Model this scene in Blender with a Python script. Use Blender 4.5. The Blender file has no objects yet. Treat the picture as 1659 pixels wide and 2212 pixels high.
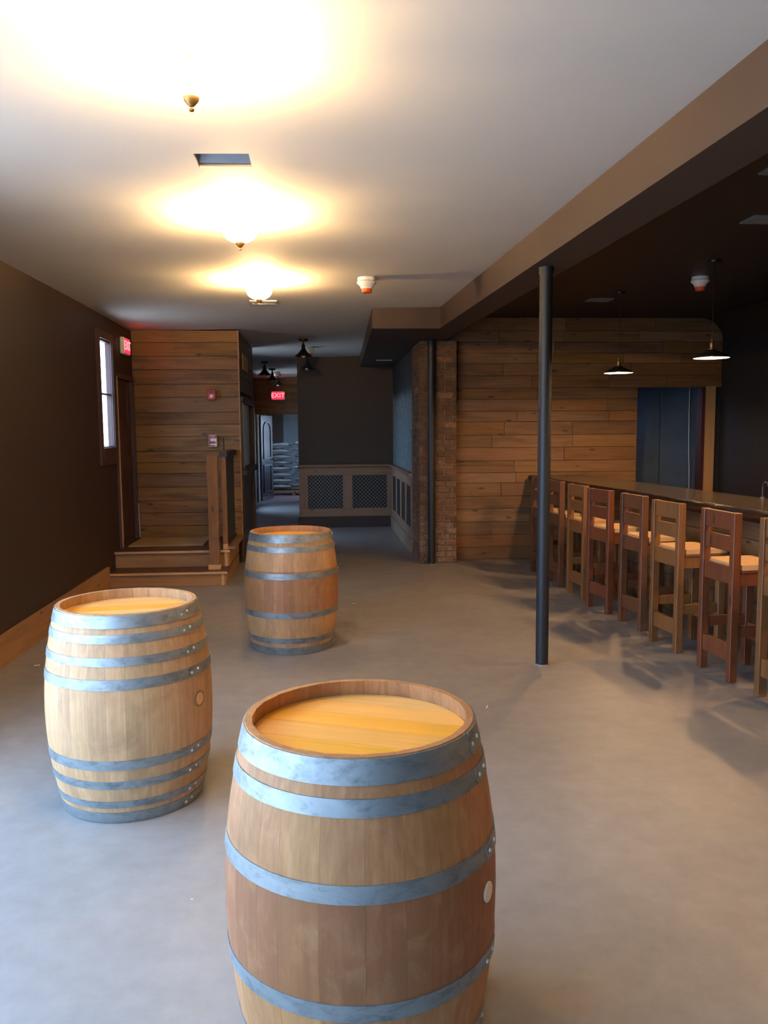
import bpy, math, random
from mathutils import Vector, Matrix

random.seed(7)
scene = bpy.context.scene
COL = scene.collection

# ------------------------------------------------------------------ camera
CAM_H, YAW, PITCH, ROLL, FPX = 1.69183, 0.0770784, 0.0988, -0.0077, 1780.0
Fv = Vector((math.sin(YAW) * math.cos(PITCH), math.cos(YAW) * math.cos(PITCH), -math.sin(PITCH)))
R0 = Vector((math.cos(YAW), -math.sin(YAW), 0))
U0 = R0.cross(Fv)
Rv = R0 * math.cos(ROLL) + U0 * math.sin(ROLL)
Uv = U0 * math.cos(ROLL) - R0 * math.sin(ROLL)
cam_data = bpy.data.cameras.new('camera')
cam_data.sensor_fit = 'VERTICAL'
cam_data.sensor_height = 36.0
cam_data.lens = FPX / 2212.0 * 36.0
cam_data.clip_start, cam_data.clip_end = 0.05, 100
cam = bpy.data.objects.new('camera', cam_data)
COL.objects.link(cam)
M3 = Matrix((Rv, Uv, -Fv)).transposed()
cam.matrix_world = Matrix.Translation((0, 0, CAM_H)) @ M3.to_4x4()
scene.camera = cam

# ------------------------------------------------------------------ world, exposure, light levels
SKY_STRENGTH = 14.0
BOWL_GLASS, BOWL_BULB = 115.0, 3600.0
PENDANT_BULB = 2800.0
EXIT_GLOW = 3.4
WARM = (1.0, 0.60, 0.24)
WARM_BAR = (1.0, 0.60, 0.27)
world = bpy.data.worlds.new('daylight')
scene.world = world
world.use_nodes = True
bgn = world.node_tree.nodes['Background']
_wt = world.node_tree
_tc = _wt.nodes.new('ShaderNodeTexCoord')
_sx = _wt.nodes.new('ShaderNodeSeparateXYZ')
_wt.links.new(_tc.outputs['Generated'], _sx.inputs[0])
_rp = _wt.nodes.new('ShaderNodeValToRGB')          # street below the horizon, overcast sky above it
_rp.color_ramp.elements[0].position = 0.0
_rp.color_ramp.elements[0].color = (0.24, 0.29, 0.36, 1)
_rp.color_ramp.elements[1].position = 0.06
_rp.color_ramp.elements[1].color = (0.34, 0.58, 1.0, 1)
_wt.links.new(_sx.outputs['Z'], _rp.inputs[0])
_wt.links.new(_rp.outputs[0], bgn.inputs['Color'])
bgn.inputs['Strength'].default_value = SKY_STRENGTH
vs = scene.view_settings
vs.view_transform = 'Standard'
vs.look = 'None'
vs.gamma = 1.0
vs.use_curve_mapping = False
vs.exposure = 0.34
scene.cycles.use_denoising = True
scene.cycles.max_bounces = 6
scene.cycles.diffuse_bounces = 4
scene.cycles.glossy_bounces = 3
scene.cycles.use_adaptive_sampling = True
scene.cycles.adaptive_threshold = 0.13
scene.cycles.adaptive_min_samples = 16
scene.cycles.sample_clamp_indirect = 6.0
scene.cycles.caustics_reflective = False
scene.cycles.caustics_refractive = False


def portal(name, loc, rot, sx, sy):
    ld = bpy.data.lights.new(name, 'AREA')
    ld.shape = 'RECTANGLE'
    ld.size, ld.size_y = sx, sy
    ld.cycles.is_portal = True
    o = bpy.data.objects.new(name, ld)
    o.location, o.rotation_euler = loc, rot
    COL.objects.link(o)


# an area lamp looks along its -Z
portal('storefront_portal', (-1.5, -2.15, 1.5), (math.radians(90), 0, 0), 1.2, 2.2)
portal('side_shop_portal', (-2.48, 1.8, 1.35), (math.radians(90), 0, math.radians(-90)), 4.8, 2.5)
portal('platform_window_portal', (-2.47, 9.34, 2.1), (math.radians(90), 0, math.radians(-90)), 0.5, 1.1)
portal('hall_window_portal', (-1.64, 13.3, 1.45), (math.radians(90), 0, math.radians(-90)), 0.75, 2.4)
portal('hall_window_portal', (-1.64, 18.0, 1.45), (math.radians(90), 0, math.radians(-90)), 0.9, 2.4)
portal('store_window_portal', (0.85, 21.95, 1.55), (math.radians(90), 0, math.radians(90)), 2.5, 1.3)
portal('back_bar_portal', (4.01, 11.12, 2.3), (math.radians(90), 0, math.radians(-90)), 0.74, 0.6)  # serves the added back-room window


# ------------------------------------------------------------------ materials
def srgb(r, g, b):
    f = lambda c: (c / 255 / 12.92) if c / 255 <= 0.04045 else ((c / 255 + 0.055) / 1.055) ** 2.4
    return (f(r), f(g), f(b), 1.0)


class NT:
    def __init__(self, name):
        self.m = bpy.data.materials.new(name)
        self.m.use_nodes = True
        self.t = self.m.node_tree
        self.bsdf = self.t.nodes['Principled BSDF']

    def n(self, typ, **kw):
        nd = self.t.nodes.new(typ)
        for k, v in kw.items():
            setattr(nd, k, v)
        return nd

    def l(self, a, b):
        self.t.links.new(a, b)

    def ramp(self, fac, stops):
        r = self.n('ShaderNodeValToRGB')
        e = r.color_ramp.elements
        e[0].position, e[0].color = stops[0]
        e[1].position, e[1].color = stops[-1]
        for p, c in stops[1:-1]:
            x = e.new(p)
            x.color = c
        self.l(fac, r.inputs[0])
        return r.outputs[0]

    def noise(self, vec, scale, detail=4, rough=0.55, distort=0.0):
        nd = self.n('ShaderNodeTexNoise')
        nd.inputs['Scale'].default_value = scale
        nd.inputs['Detail'].default_value = detail
        nd.inputs['Roughness'].default_value = rough
        nd.inputs['Distortion'].default_value = distort
        if vec is not None:
            self.l(vec, nd.inputs['Vector'])
        return nd.outputs[0]

    def mix(self, fac, a, b, mode='MIX'):
        nd = self.n('ShaderNodeMix', data_type='RGBA', blend_type=mode)
        for sock, v in ((nd.inputs[0], fac), (nd.inputs[6], a), (nd.inputs[7], b)):
            if hasattr(v, 'is_linked'):
                self.l(v, sock)
            else:
                sock.default_value = v
        return nd.outputs[2]

    def math(self, op, a, b=0.0, clamp=False):
        nd = self.n('ShaderNodeMath', operation=op, use_clamp=clamp)
        for sock, v in ((nd.inputs[0], a), (nd.inputs[1], b)):
            if hasattr(v, 'is_linked'):
                self.l(v, sock)
            else:
                sock.default_value = v
        return nd.outputs[0]

    def coords(self, shift=True):
        tc = self.n('ShaderNodeTexCoord')
        v = tc.outputs['Object']
        self.raw = v
        self.rand = self.n('ShaderNodeObjectInfo').outputs['Random']
        if shift:
            sc = self.n('ShaderNodeVectorMath', operation='SCALE')
            sc.inputs[0].default_value = (37.0, 61.0, 83.0)
            self.l(self.rand, sc.inputs['Scale'])
            ad = self.n('ShaderNodeVectorMath', operation='ADD')
            self.l(v, ad.inputs[0])
            self.l(sc.outputs[0], ad.inputs[1])
            v = ad.outputs[0]
        return v

    def mapping(self, v, scale):
        mp = self.n('ShaderNodeMapping')
        mp.inputs['Scale'].default_value = scale
        self.l(v, mp.inputs['Vector'])
        return mp.outputs[0]

    def bump(self, h, strength, dist=0.01):
        b = self.n('ShaderNodeBump')
        b.inputs['Strength'].default_value = strength
        b.inputs['Distance'].default_value = dist
        self.l(h, b.inputs['Height'])
        self.l(b.outputs[0], self.bsdf.inputs['Normal'])

    def set(self, color=None, rough=0.5, metal=0.0, spec=None):
        if color is not None:
            if hasattr(color, 'is_linked'):
                self.l(color, self.bsdf.inputs['Base Color'])
            else:
                self.bsdf.inputs['Base Color'].default_value = color
        if hasattr(rough, 'is_linked'):
            self.l(rough, self.bsdf.inputs['Roughness'])
        else:
            self.bsdf.inputs['Roughness'].default_value = rough
        self.bsdf.inputs['Metallic'].default_value = metal
        if spec is not None:
            self.bsdf.inputs['Specular IOR Level'].default_value = spec
        return self.m


def plain(name, col, rough=0.5, metal=0.0, var=0.12, scale=6.0, bump=0.0, spec=None):
    t = NT(name)
    v = t.coords()
    nz = t.noise(v, scale, 5)
    dark = tuple(c * (1 - var) for c in col[:3]) + (1,)
    lite = tuple(min(1, c * (1 + var)) for c in col[:3]) + (1,)
    c = t.ramp(nz, [(0.3, dark), (0.7, lite)])
    if bump:
        t.bump(nz, bump)
    return t.set(c, rough, metal, spec)


def wood(name, light, mid, dark, rough=0.6, along=0, vary=0.35, stain=0.5, knots=True, grain=1.0, bump=0.25, spec=None, hue=1.0):
    """plank-like wood whose grain runs along the local axis `along`; every object takes its own tone"""
    t = NT(name)
    v = t.coords()
    s = [22.0 * grain] * 3
    s[along] = 0.9 * grain
    g = t.noise(t.mapping(v, tuple(s)), 2.0, 6, 0.62, 0.4)
    lo_ = tuple((a_ + b_) / 2 for a_, b_ in zip(dark, mid))
    hi_ = tuple((a_ + b_) / 2 for a_, b_ in zip(light, mid))
    c = t.ramp(g, [(0.2, lo_), (0.5, mid), (0.8, hi_)])
    s2 = [5.0] * 3
    s2[along] = 0.9
    st = t.noise(t.mapping(v, tuple(s2)), 1.3, 4, 0.6, 0.3)
    sf = t.ramp(st, [(0.50, (0, 0, 0, 1)), (0.72, (1, 1, 1, 1))])
    sfac = t.math('MULTIPLY', sf, stain)
    c = t.mix(sfac, c, tuple(x * 0.55 for x in dark[:3]) + (1,))
    if knots:
        s3 = [7.0] * 3
        s3[along] = 2.6
        vo = t.n('ShaderNodeTexVoronoi')
        vo.inputs['Scale'].default_value = 1.0
        t.l(t.mapping(v, tuple(s3)), vo.inputs['Vector'])
        k = t.ramp(vo.outputs['Distance'], [(0.06, (1, 1, 1, 1)), (0.13, (0, 0, 0, 1))])
        c = t.mix(t.math('MULTIPLY', k, 0.75), c, tuple(x * 0.3 for x in dark[:3]) + (1,))
    hs = t.n('ShaderNodeHueSaturation')
    t.l(c, hs.inputs['Color'])
    val = t.math('ADD', t.math('MULTIPLY', t.rand, vary * 2), 1.0 - vary)
    t.l(val, hs.inputs['Value'])
    r2 = t.math('FRACT', t.math('MULTIPLY', t.rand, 17.3))
    t.l(t.math('ADD', t.math('MULTIPLY', r2, 0.010 * hue), 0.5 - 0.005 * hue), hs.inputs['Hue'])
    r3 = t.math('FRACT', t.math('MULTIPLY', t.rand, 41.7))
    t.l(t.math('ADD', t.math('MULTIPLY', r3, 0.16 * hue), 1.0 - 0.08 * hue), hs.inputs['Saturation'])
    if bump:
        t.bump(g, bump, 0.004)
    return t.set(hs.outputs[0], rough, 0, spec)


def oak(name, base, red, pale, band=None, vary=0.10):
    """barrel stave: grain up the local Z, a wine-stained belly between heights `band`"""
    t = NT(name)
    v = t.coords()
    g = t.noise(t.mapping(v, (40, 40, 1.6)), 1.5, 6, 0.6, 0.4)
    d = tuple(x * 0.78 for x in base[:3]) + (1,)
    c = t.ramp(g, [(0.25, d), (0.5, base), (0.9, pale)])
    if band:
        sp = t.n('ShaderNodeSeparateXYZ')
        t.l(t.raw, sp.inputs[0])
        lo = t.math('GREATER_THAN', sp.outputs['Z'], band[0])
        hi = t.math('LESS_THAN', sp.outputs['Z'], band[1])
        f = t.math('MULTIPLY', t.math('MULTIPLY', lo, hi), band[2])
        rg = t.ramp(g, [(0.25, tuple(x * 0.8 for x in red[:3]) + (1,)), (0.75, red)])
        c = t.mix(f, c, rg)
    bl = t.noise(t.raw, 4.0, 6, 0.65, 0.6)
    bf = t.ramp(bl, [(0.48, (0, 0, 0, 1)), (0.72, (1, 1, 1, 1))])
    c = t.mix(t.math('MULTIPLY', bf, 0.7), c, tuple(x * 0.58 for x in base[:3]) + (1,))
    pl = t.noise(t.mapping(v, (6, 6, 4)), 2.2, 5, 0.65, 0.8)
    pf = t.ramp(pl, [(0.50, (0, 0, 0, 1)), (0.85, (1, 1, 1, 1))])
    c = t.mix(t.math('MULTIPLY', pf, 0.45), c, pale)
    hs = t.n('ShaderNodeHueSaturation')
    t.l(c, hs.inputs['Color'])
    t.l(t.math('ADD', t.math('MULTIPLY', t.rand, vary * 2), 1 - vary), hs.inputs['Value'])
    r2 = t.math('FRACT', t.math('MULTIPLY', t.rand, 17.3))
    t.l(t.math('ADD', t.math('MULTIPLY', r2, 0.006), 0.497), hs.inputs['Hue'])
    t.bump(g, 0.15, 0.002)
    return t.set(hs.outputs[0], 0.55, 0, 0.35)


def emit(name, col, strength):
    m = bpy.data.materials.new(name)
    m.use_nodes = True
    nt = m.node_tree
    nt.nodes.clear()
    e = nt.nodes.new('ShaderNodeEmission')
    e.inputs[0].default_value = tuple(col[:3]) + (1,)
    e.inputs[1].default_value = strength
    o = nt.nodes.new('ShaderNodeOutputMaterial')
    nt.links.new(e.outputs[0], o.inputs[0])
    return m


def pane_glass(name):
    m = bpy.data.materials.new(name)
    m.use_nodes = True
    nt = m.node_tree
    nt.nodes.clear()
    tr = nt.nodes.new('ShaderNodeBsdfTransparent')
    gl = nt.nodes.new('ShaderNodeBsdfGlossy')
    gl.inputs['Roughness'].default_value = 0.03
    fr = nt.nodes.new('ShaderNodeFresnel')
    fr.inputs[0].default_value = 1.45
    mx = nt.nodes.new('ShaderNodeMixShader')
    o = nt.nodes.new('ShaderNodeOutputMaterial')
    ge = nt.nodes.new('ShaderNodeNewGeometry')
    iv = nt.nodes.new('ShaderNodeMath')
    iv.operation = 'SUBTRACT'
    iv.inputs[0].default_value = 1.0
    nt.links.new(ge.outputs['Backfacing'], iv.inputs[1])
    ml = nt.nodes.new('ShaderNodeMath')
    ml.operation = 'MULTIPLY'
    nt.links.new(fr.outputs[0], ml.inputs[0])
    nt.links.new(iv.outputs[0], ml.inputs[1])
    nt.links.new(ml.outputs[0], mx.inputs[0])
    nt.links.new(tr.outputs[0], mx.inputs[1])
    nt.links.new(gl.outputs[0], mx.inputs[2])
    nt.links.new(mx.outputs[0], o.inputs[0])
    return m


def concrete():
    t = NT('sealed_concrete')
    v = t.coords(False)
    a = t.noise(v, 0.7, 6, 0.6, 0.3)
    b = t.noise(v, 9.0, 6, 0.65)
    c = t.ramp(a, [(0.3, srgb(126, 119, 111)), (0.7, srgb(150, 141, 131))])
    c = t.mix(0.35, c, t.ramp(b, [(0.3, srgb(118, 110, 102)), (0.75, srgb(158, 149, 139))]))
    vo = t.n('ShaderNodeTexVoronoi')
    vo.inputs['Scale'].default_value = 3.2
    t.l(v, vo.inputs['Vector'])
    k = t.ramp(vo.outputs['Distance'], [(0.008, (1, 1, 1, 1)), (0.02, (0, 0, 0, 1))])
    c = t.mix(k, c, srgb(190, 184, 172))
    rg = t.ramp(t.noise(v, 1.6, 5, 0.6), [(0.3, (0.36, 0.36, 0.36, 1)), (0.7, (0.52, 0.52, 0.52, 1))])
    t.bump(b, 0.06, 0.003)
    return t.set(c, rg, 0, 0.4)


def steel(name, base, dark, rough=0.5):
    t = NT(name)
    v = t.coords()
    a = t.noise(t.mapping(v, (7, 7, 16)), 1.6, 6, 0.7, 0.4)
    b = t.noise(v, 24, 5, 0.7)
    c = t.ramp(a, [(0.32, dark), (0.5, base), (0.8, tuple(min(1, x * 1.2) for x in base[:3]) + (1,))])
    sp = t.ramp(b, [(0.62, (0, 0, 0, 1)), (0.76, (1, 1, 1, 1))])
    c = t.mix(t.math('MULTIPLY', sp, 0.5), c, tuple(x * 0.5 for x in dark[:3]) + (1,))
    rg = t.ramp(b, [(0.3, (rough - .1,) * 3 + (1,)), (0.7, (rough + .12,) * 3 + (1,))])
    return t.set(c, rg, 0.7, 0.5)


def brickmat():
    t = NT('old_brick')
    v = t.coords()
    n1 = t.noise(v, 22, 5, 0.65)
    hs = t.ramp(t.rand, [(0.0, srgb(104, 72, 52)), (0.3, srgb(134, 90, 62)), (0.55, srgb(122, 94, 70)),
                         (0.78, srgb(148, 104, 72)), (0.93, srgb(92, 80, 66)), (1.0, srgb(184, 130, 84))])
    c = t.mix(t.ramp(n1, [(0.35, (0, 0, 0, 1)), (0.75, (1, 1, 1, 1))]), hs, srgb(84, 66, 50))
    gp = t.n('ShaderNodeNewGeometry')
    sp = t.n('ShaderNodeSeparateXYZ')
    t.l(gp.outputs['Position'], sp.inputs[0])
    sm = t.noise(gp.outputs['Position'], 4.0, 5, 0.65)          # soot and old smears across the bricks
    c = t.mix(t.math('MULTIPLY', t.ramp(sm, [(0.5, (0, 0, 0, 1)), (0.68, (1, 1, 1, 1))]), 0.6), c, srgb(62, 52, 42))
    lime = t.math('MULTIPLY', t.math('LESS_THAN', sp.outputs['Z'], t.math('MULTIPLY', sm, 1.1)), t.ramp(n1, [(0.45, (0, 0, 0, 1)), (0.7, (0.7, 0.7, 0.7, 1))]))
    c = t.mix(lime, c, srgb(172, 160, 144))
    t.bump(n1, 0.5, 0.006)
    return t.set(c, 0.85, 0, 0.2)


MAT = {}
MAT['concrete'] = concrete()
MAT['red_floor'] = plain('red_floor_paint', srgb(150, 112, 108), 0.55)
MAT['ceiling'] = plain('white_ceiling_paint', srgb(206, 202, 196), 0.75, var=0.015, scale=2)
MAT['brown_paint'] = plain('dark_brown_paint', srgb(48, 31, 22), 0.55, var=0.06, scale=3)
MAT['brown_wall'] = plain('brown_wall_paint', srgb(66, 51, 40), 0.6, var=0.05, scale=3)
MAT['beam_paint'] = plain('brown_beam_paint', srgb(64, 48, 39), 0.6, var=0.05, scale=3)
MAT['black_ceiling'] = plain('dark_ceiling_paint', srgb(34, 24, 19), 0.5, var=0.15, scale=4)
MAT['dark_right'] = plain('dark_side_wall', srgb(27, 20, 16), 0.9, var=0.25, scale=14, bump=0.4)
MAT['grey_wall'] = plain('grey_store_wall', srgb(134, 138, 140), 0.7, var=0.04)
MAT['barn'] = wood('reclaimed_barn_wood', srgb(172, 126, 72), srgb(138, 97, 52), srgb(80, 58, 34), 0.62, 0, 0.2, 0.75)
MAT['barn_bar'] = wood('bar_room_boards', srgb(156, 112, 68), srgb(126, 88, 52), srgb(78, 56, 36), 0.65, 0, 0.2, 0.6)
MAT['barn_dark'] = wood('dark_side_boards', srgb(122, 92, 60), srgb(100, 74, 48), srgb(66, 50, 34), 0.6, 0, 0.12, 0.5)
MAT['step_wood'] = wood('step_riser_wood', srgb(196, 150, 100), srgb(172, 126, 80), srgb(124, 92, 60), 0.6, 0, 0.08, 0.35)
MAT['tread_wood'] = wood('stained_tread_wood', srgb(110, 66, 46), srgb(88, 52, 38), srgb(60, 36, 28), 0.4, 0, 0.1, 0.3, knots=False)
MAT['nosing'] = wood('raw_nosing_wood', srgb(236, 190, 130), srgb(220, 170, 108), srgb(184, 134, 82), 0.5, 0, 0.05, 0.1, knots=False)
MAT['post_wood'] = wood('rough_post_wood', srgb(166, 116, 70), srgb(140, 94, 54), srgb(100, 68, 42), 0.6, 2, 0.12, 0.4)
MAT['base_wood'] = wood('baseboard_wood', srgb(190, 138, 88), srgb(164, 114, 68), srgb(120, 82, 50), 0.5, 1, 0.05, 0.35)
MAT['wains'] = wood('wainscot_oak', srgb(172, 134, 104), srgb(150, 114, 86), srgb(116, 88, 66), 0.5, 0, 0.06, 0.2)
MAT['wains_v'] = wood('wainscot_oak_upright', srgb(172, 134, 104), srgb(150, 114, 86), srgb(116, 88, 66), 0.5, 2, 0.06, 0.2)
MAT['dark_frame'] = wood('dark_walnut_frame', srgb(66, 48, 34), srgb(50, 36, 26), srgb(32, 24, 18), 0.45, 2, 0.08, 0.2, knots=False)
MAT['maroon'] = wood('maroon_door_wood', srgb(96, 60, 48), srgb(76, 46, 38), srgb(48, 30, 26), 0.45, 2, 0.05, 0.2, knots=False)
MAT['pale_trim'] = wood('pale_trim_wood', srgb(206, 160, 104), srgb(186, 138, 84), srgb(150, 108, 64), 0.5, 2, 0.05, 0.1, knots=False)
MAT['door_wood'] = wood('dark_arch_door_wood', srgb(62, 48, 48), srgb(48, 37, 38), srgb(32, 26, 27), 0.25, 2, 0.05, 0.2, knots=False)
MAT['st_tan'] = wood('tan_stool_wood', srgb(158, 106, 56), srgb(130, 82, 40), srgb(90, 54, 28), 0.45, 2, 0.10, 0.3, grain=1.4, hue=0.1)
MAT['st_brown'] = wood('brown_stool_wood', srgb(130, 82, 46), srgb(104, 62, 34), srgb(70, 42, 25), 0.45, 2, 0.10, 0.3, grain=1.4, hue=0.1)
MAT['st_red'] = wood('reddish_stool_wood', srgb(140, 80, 42), srgb(112, 58, 28), srgb(76, 40, 22), 0.45, 2, 0.10, 0.3, grain=1.4, hue=0.1)
MAT['seat_pad'] = plain('tan_seat_leather', srgb(206, 160, 104), 0.5, var=0.06, scale=9)
MAT['bar_top'] = wood('polished_bar_top', srgb(104, 92, 74), srgb(82, 72, 58), srgb(54, 46, 38), 0.17, 1, 0.05, 0.4, bump=0.08)
MAT['bar_edge'] = wood('dark_live_edge', srgb(64, 46, 34), srgb(48, 34, 26), srgb(28, 20, 16), 0.22, 1, 0.05, 0.3, knots=False, bump=1.0, grain=3)
MAT['black_pipe'] = plain('black_pipe_paint', srgb(30, 31, 33), 0.5, var=0.08)
MAT['bronze'] = plain('dark_bronze', srgb(46, 38, 32), 0.4, 0.6)
MAT['brass'] = plain('aged_brass', srgb(150, 112, 64), 0.35, 0.8)
MAT['shade_out'] = plain('black_enamel_shade', srgb(40, 34, 30), 0.35, var=0.05)
MAT['shade_in'] = plain('white_enamel_shade', srgb(232, 226, 212), 0.4, var=0.02)
MAT['white_plastic'] = plain('white_plastic', srgb(232, 230, 224), 0.4, var=0.02)
MAT['red_plastic'] = plain('red_plastic', srgb(176, 40, 34), 0.35, var=0.05)
MAT['orange_cap'] = plain('orange_cap_plastic', srgb(236, 92, 40), 0.4, var=0.03)
MAT['clear_lens'] = plain('clear_strobe_lens', srgb(236, 238, 240), 0.1, var=0.02)
MAT['galv'] = plain('galvanised_duct', srgb(168, 168, 170), 0.3, 0.9, var=0.1)
MAT['vent_metal'] = plain('painted_vent_metal', srgb(150, 154, 158), 0.3, 0.4)
MAT['white_metal'] = plain('white_vent_metal', srgb(214, 208, 196), 0.45)
MAT['lattice'] = plain('grey_lattice_metal', srgb(112, 106, 100), 0.4, 0.5, var=0.12, scale=20)
MAT['void'] = plain('dark_backing', srgb(30, 30, 31), 0.7)
MAT['chalk'] = plain('dark_panel_board', srgb(52, 54, 56), 0.6, var=0.1)
MAT['cardboard'] = plain('plywood_sheet', srgb(190, 150, 100), 0.7, var=0.07, scale=3)
MAT['brick'] = brickmat()
MAT['mortar'] = plain('old_mortar', srgb(122, 104, 84), 0.95, var=0.25, scale=16, bump=0.6)
MAT['glass'] = pane_glass('window_glass')
MAT['dark_glass'] = plain('dark_glass', srgb(24, 22, 20), 0.08, var=0.05)
MAT['sack'] = plain('white_woven_sack', srgb(206, 204, 200), 0.7, var=0.07, scale=10, bump=0.3)
MAT['sack_seam'] = plain('sack_stitch_tape', srgb(96, 84, 74), 0.8)
MAT['cooler'] = plain('dark_blue_cooler_metal', srgb(100, 116, 132), 0.35, 0.2, var=0.12, scale=5)
MAT['cord'] = plain('pale_cord', srgb(220, 214, 200), 0.5)
MAT['maroon_paint'] = plain('maroon_jamb_paint', srgb(66, 32, 28), 0.5)
MAT['purple_frame'] = plain('plum_window_paint', srgb(76, 48, 42), 0.45, var=0.08)
MAT['steel_a'] = steel('galvanised_hoop', srgb(142, 144, 140), srgb(112, 114, 110))
MAT['rivet'] = plain('rivet_steel', srgb(206, 206, 198), 0.3, 0.35)
MAT['oak_front'] = oak('oak_staves_wine_stained', srgb(164, 112, 66), srgb(138, 84, 48), srgb(188, 140, 92), (0.29, 0.63, 0.85))
MAT['oak_left'] = oak('oak_staves_pale', srgb(178, 134, 90), srgb(160, 118, 80), srgb(204, 162, 116), None)
MAT['oak_far'] = oak('oak_staves_honey', srgb(180, 132, 86), srgb(156, 100, 60), srgb(204, 158, 110), (0.29, 0.645, 0.8))
MAT['oak_head'] = wood('new_oak_head', srgb(240, 184, 96), srgb(230, 166, 76), srgb(196, 132, 56), 0.5, 0, 0.05, 0.1, knots=False, grain=0.8, bump=0.05)
MAT['bung_wood'] = plain('pale_bung', srgb(226, 206, 178), 0.6)
MAT['bung_tan'] = plain('tan_bung', srgb(222, 164, 104), 0.6)
MAT['bung_stain'] = plain('dark_bung_stain', srgb(136, 100, 68), 0.7, var=0.2, scale=30)
MAT['faucet'] = plain('dark_tap_metal', srgb(96, 94, 92), 0.35, 0.9)


def ragged_edge_wall():
    """dark wall with a paler, blotchy blue-grey area below a ragged upper edge"""
    t = NT('blue_grey_patch_wall')
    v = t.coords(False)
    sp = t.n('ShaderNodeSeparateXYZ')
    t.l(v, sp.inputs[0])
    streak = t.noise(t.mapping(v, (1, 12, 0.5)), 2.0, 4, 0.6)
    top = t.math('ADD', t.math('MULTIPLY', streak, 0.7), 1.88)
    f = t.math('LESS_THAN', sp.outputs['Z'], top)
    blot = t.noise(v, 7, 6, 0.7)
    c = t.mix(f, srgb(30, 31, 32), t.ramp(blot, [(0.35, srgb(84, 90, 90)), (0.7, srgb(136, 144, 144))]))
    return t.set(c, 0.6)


MAT['ragged_patch'] = ragged_edge_wall()
MAT['bowl_glass'] = emit('lit_alabaster_glass', (1.0, 0.70, 0.36), BOWL_GLASS)
MAT['bowl_bulb'] = emit('lit_ceiling_bulb', WARM, BOWL_BULB)
MAT['pendant_bulb'] = emit('lit_pendant_bulb', WARM_BAR, PENDANT_BULB)
MAT['bulb_off'] = plain('unlit_glass_bulb', srgb(214, 206, 188), 0.15, var=0.02)
MAT['exit_face'] = emit('lit_exit_face', (1.0, 0.012, 0.03), EXIT_GLOW)
MAT['exit_letter'] = emit('lit_exit_letter', (1.0, 0.16, 0.16), EXIT_GLOW * 0.9)


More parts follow.
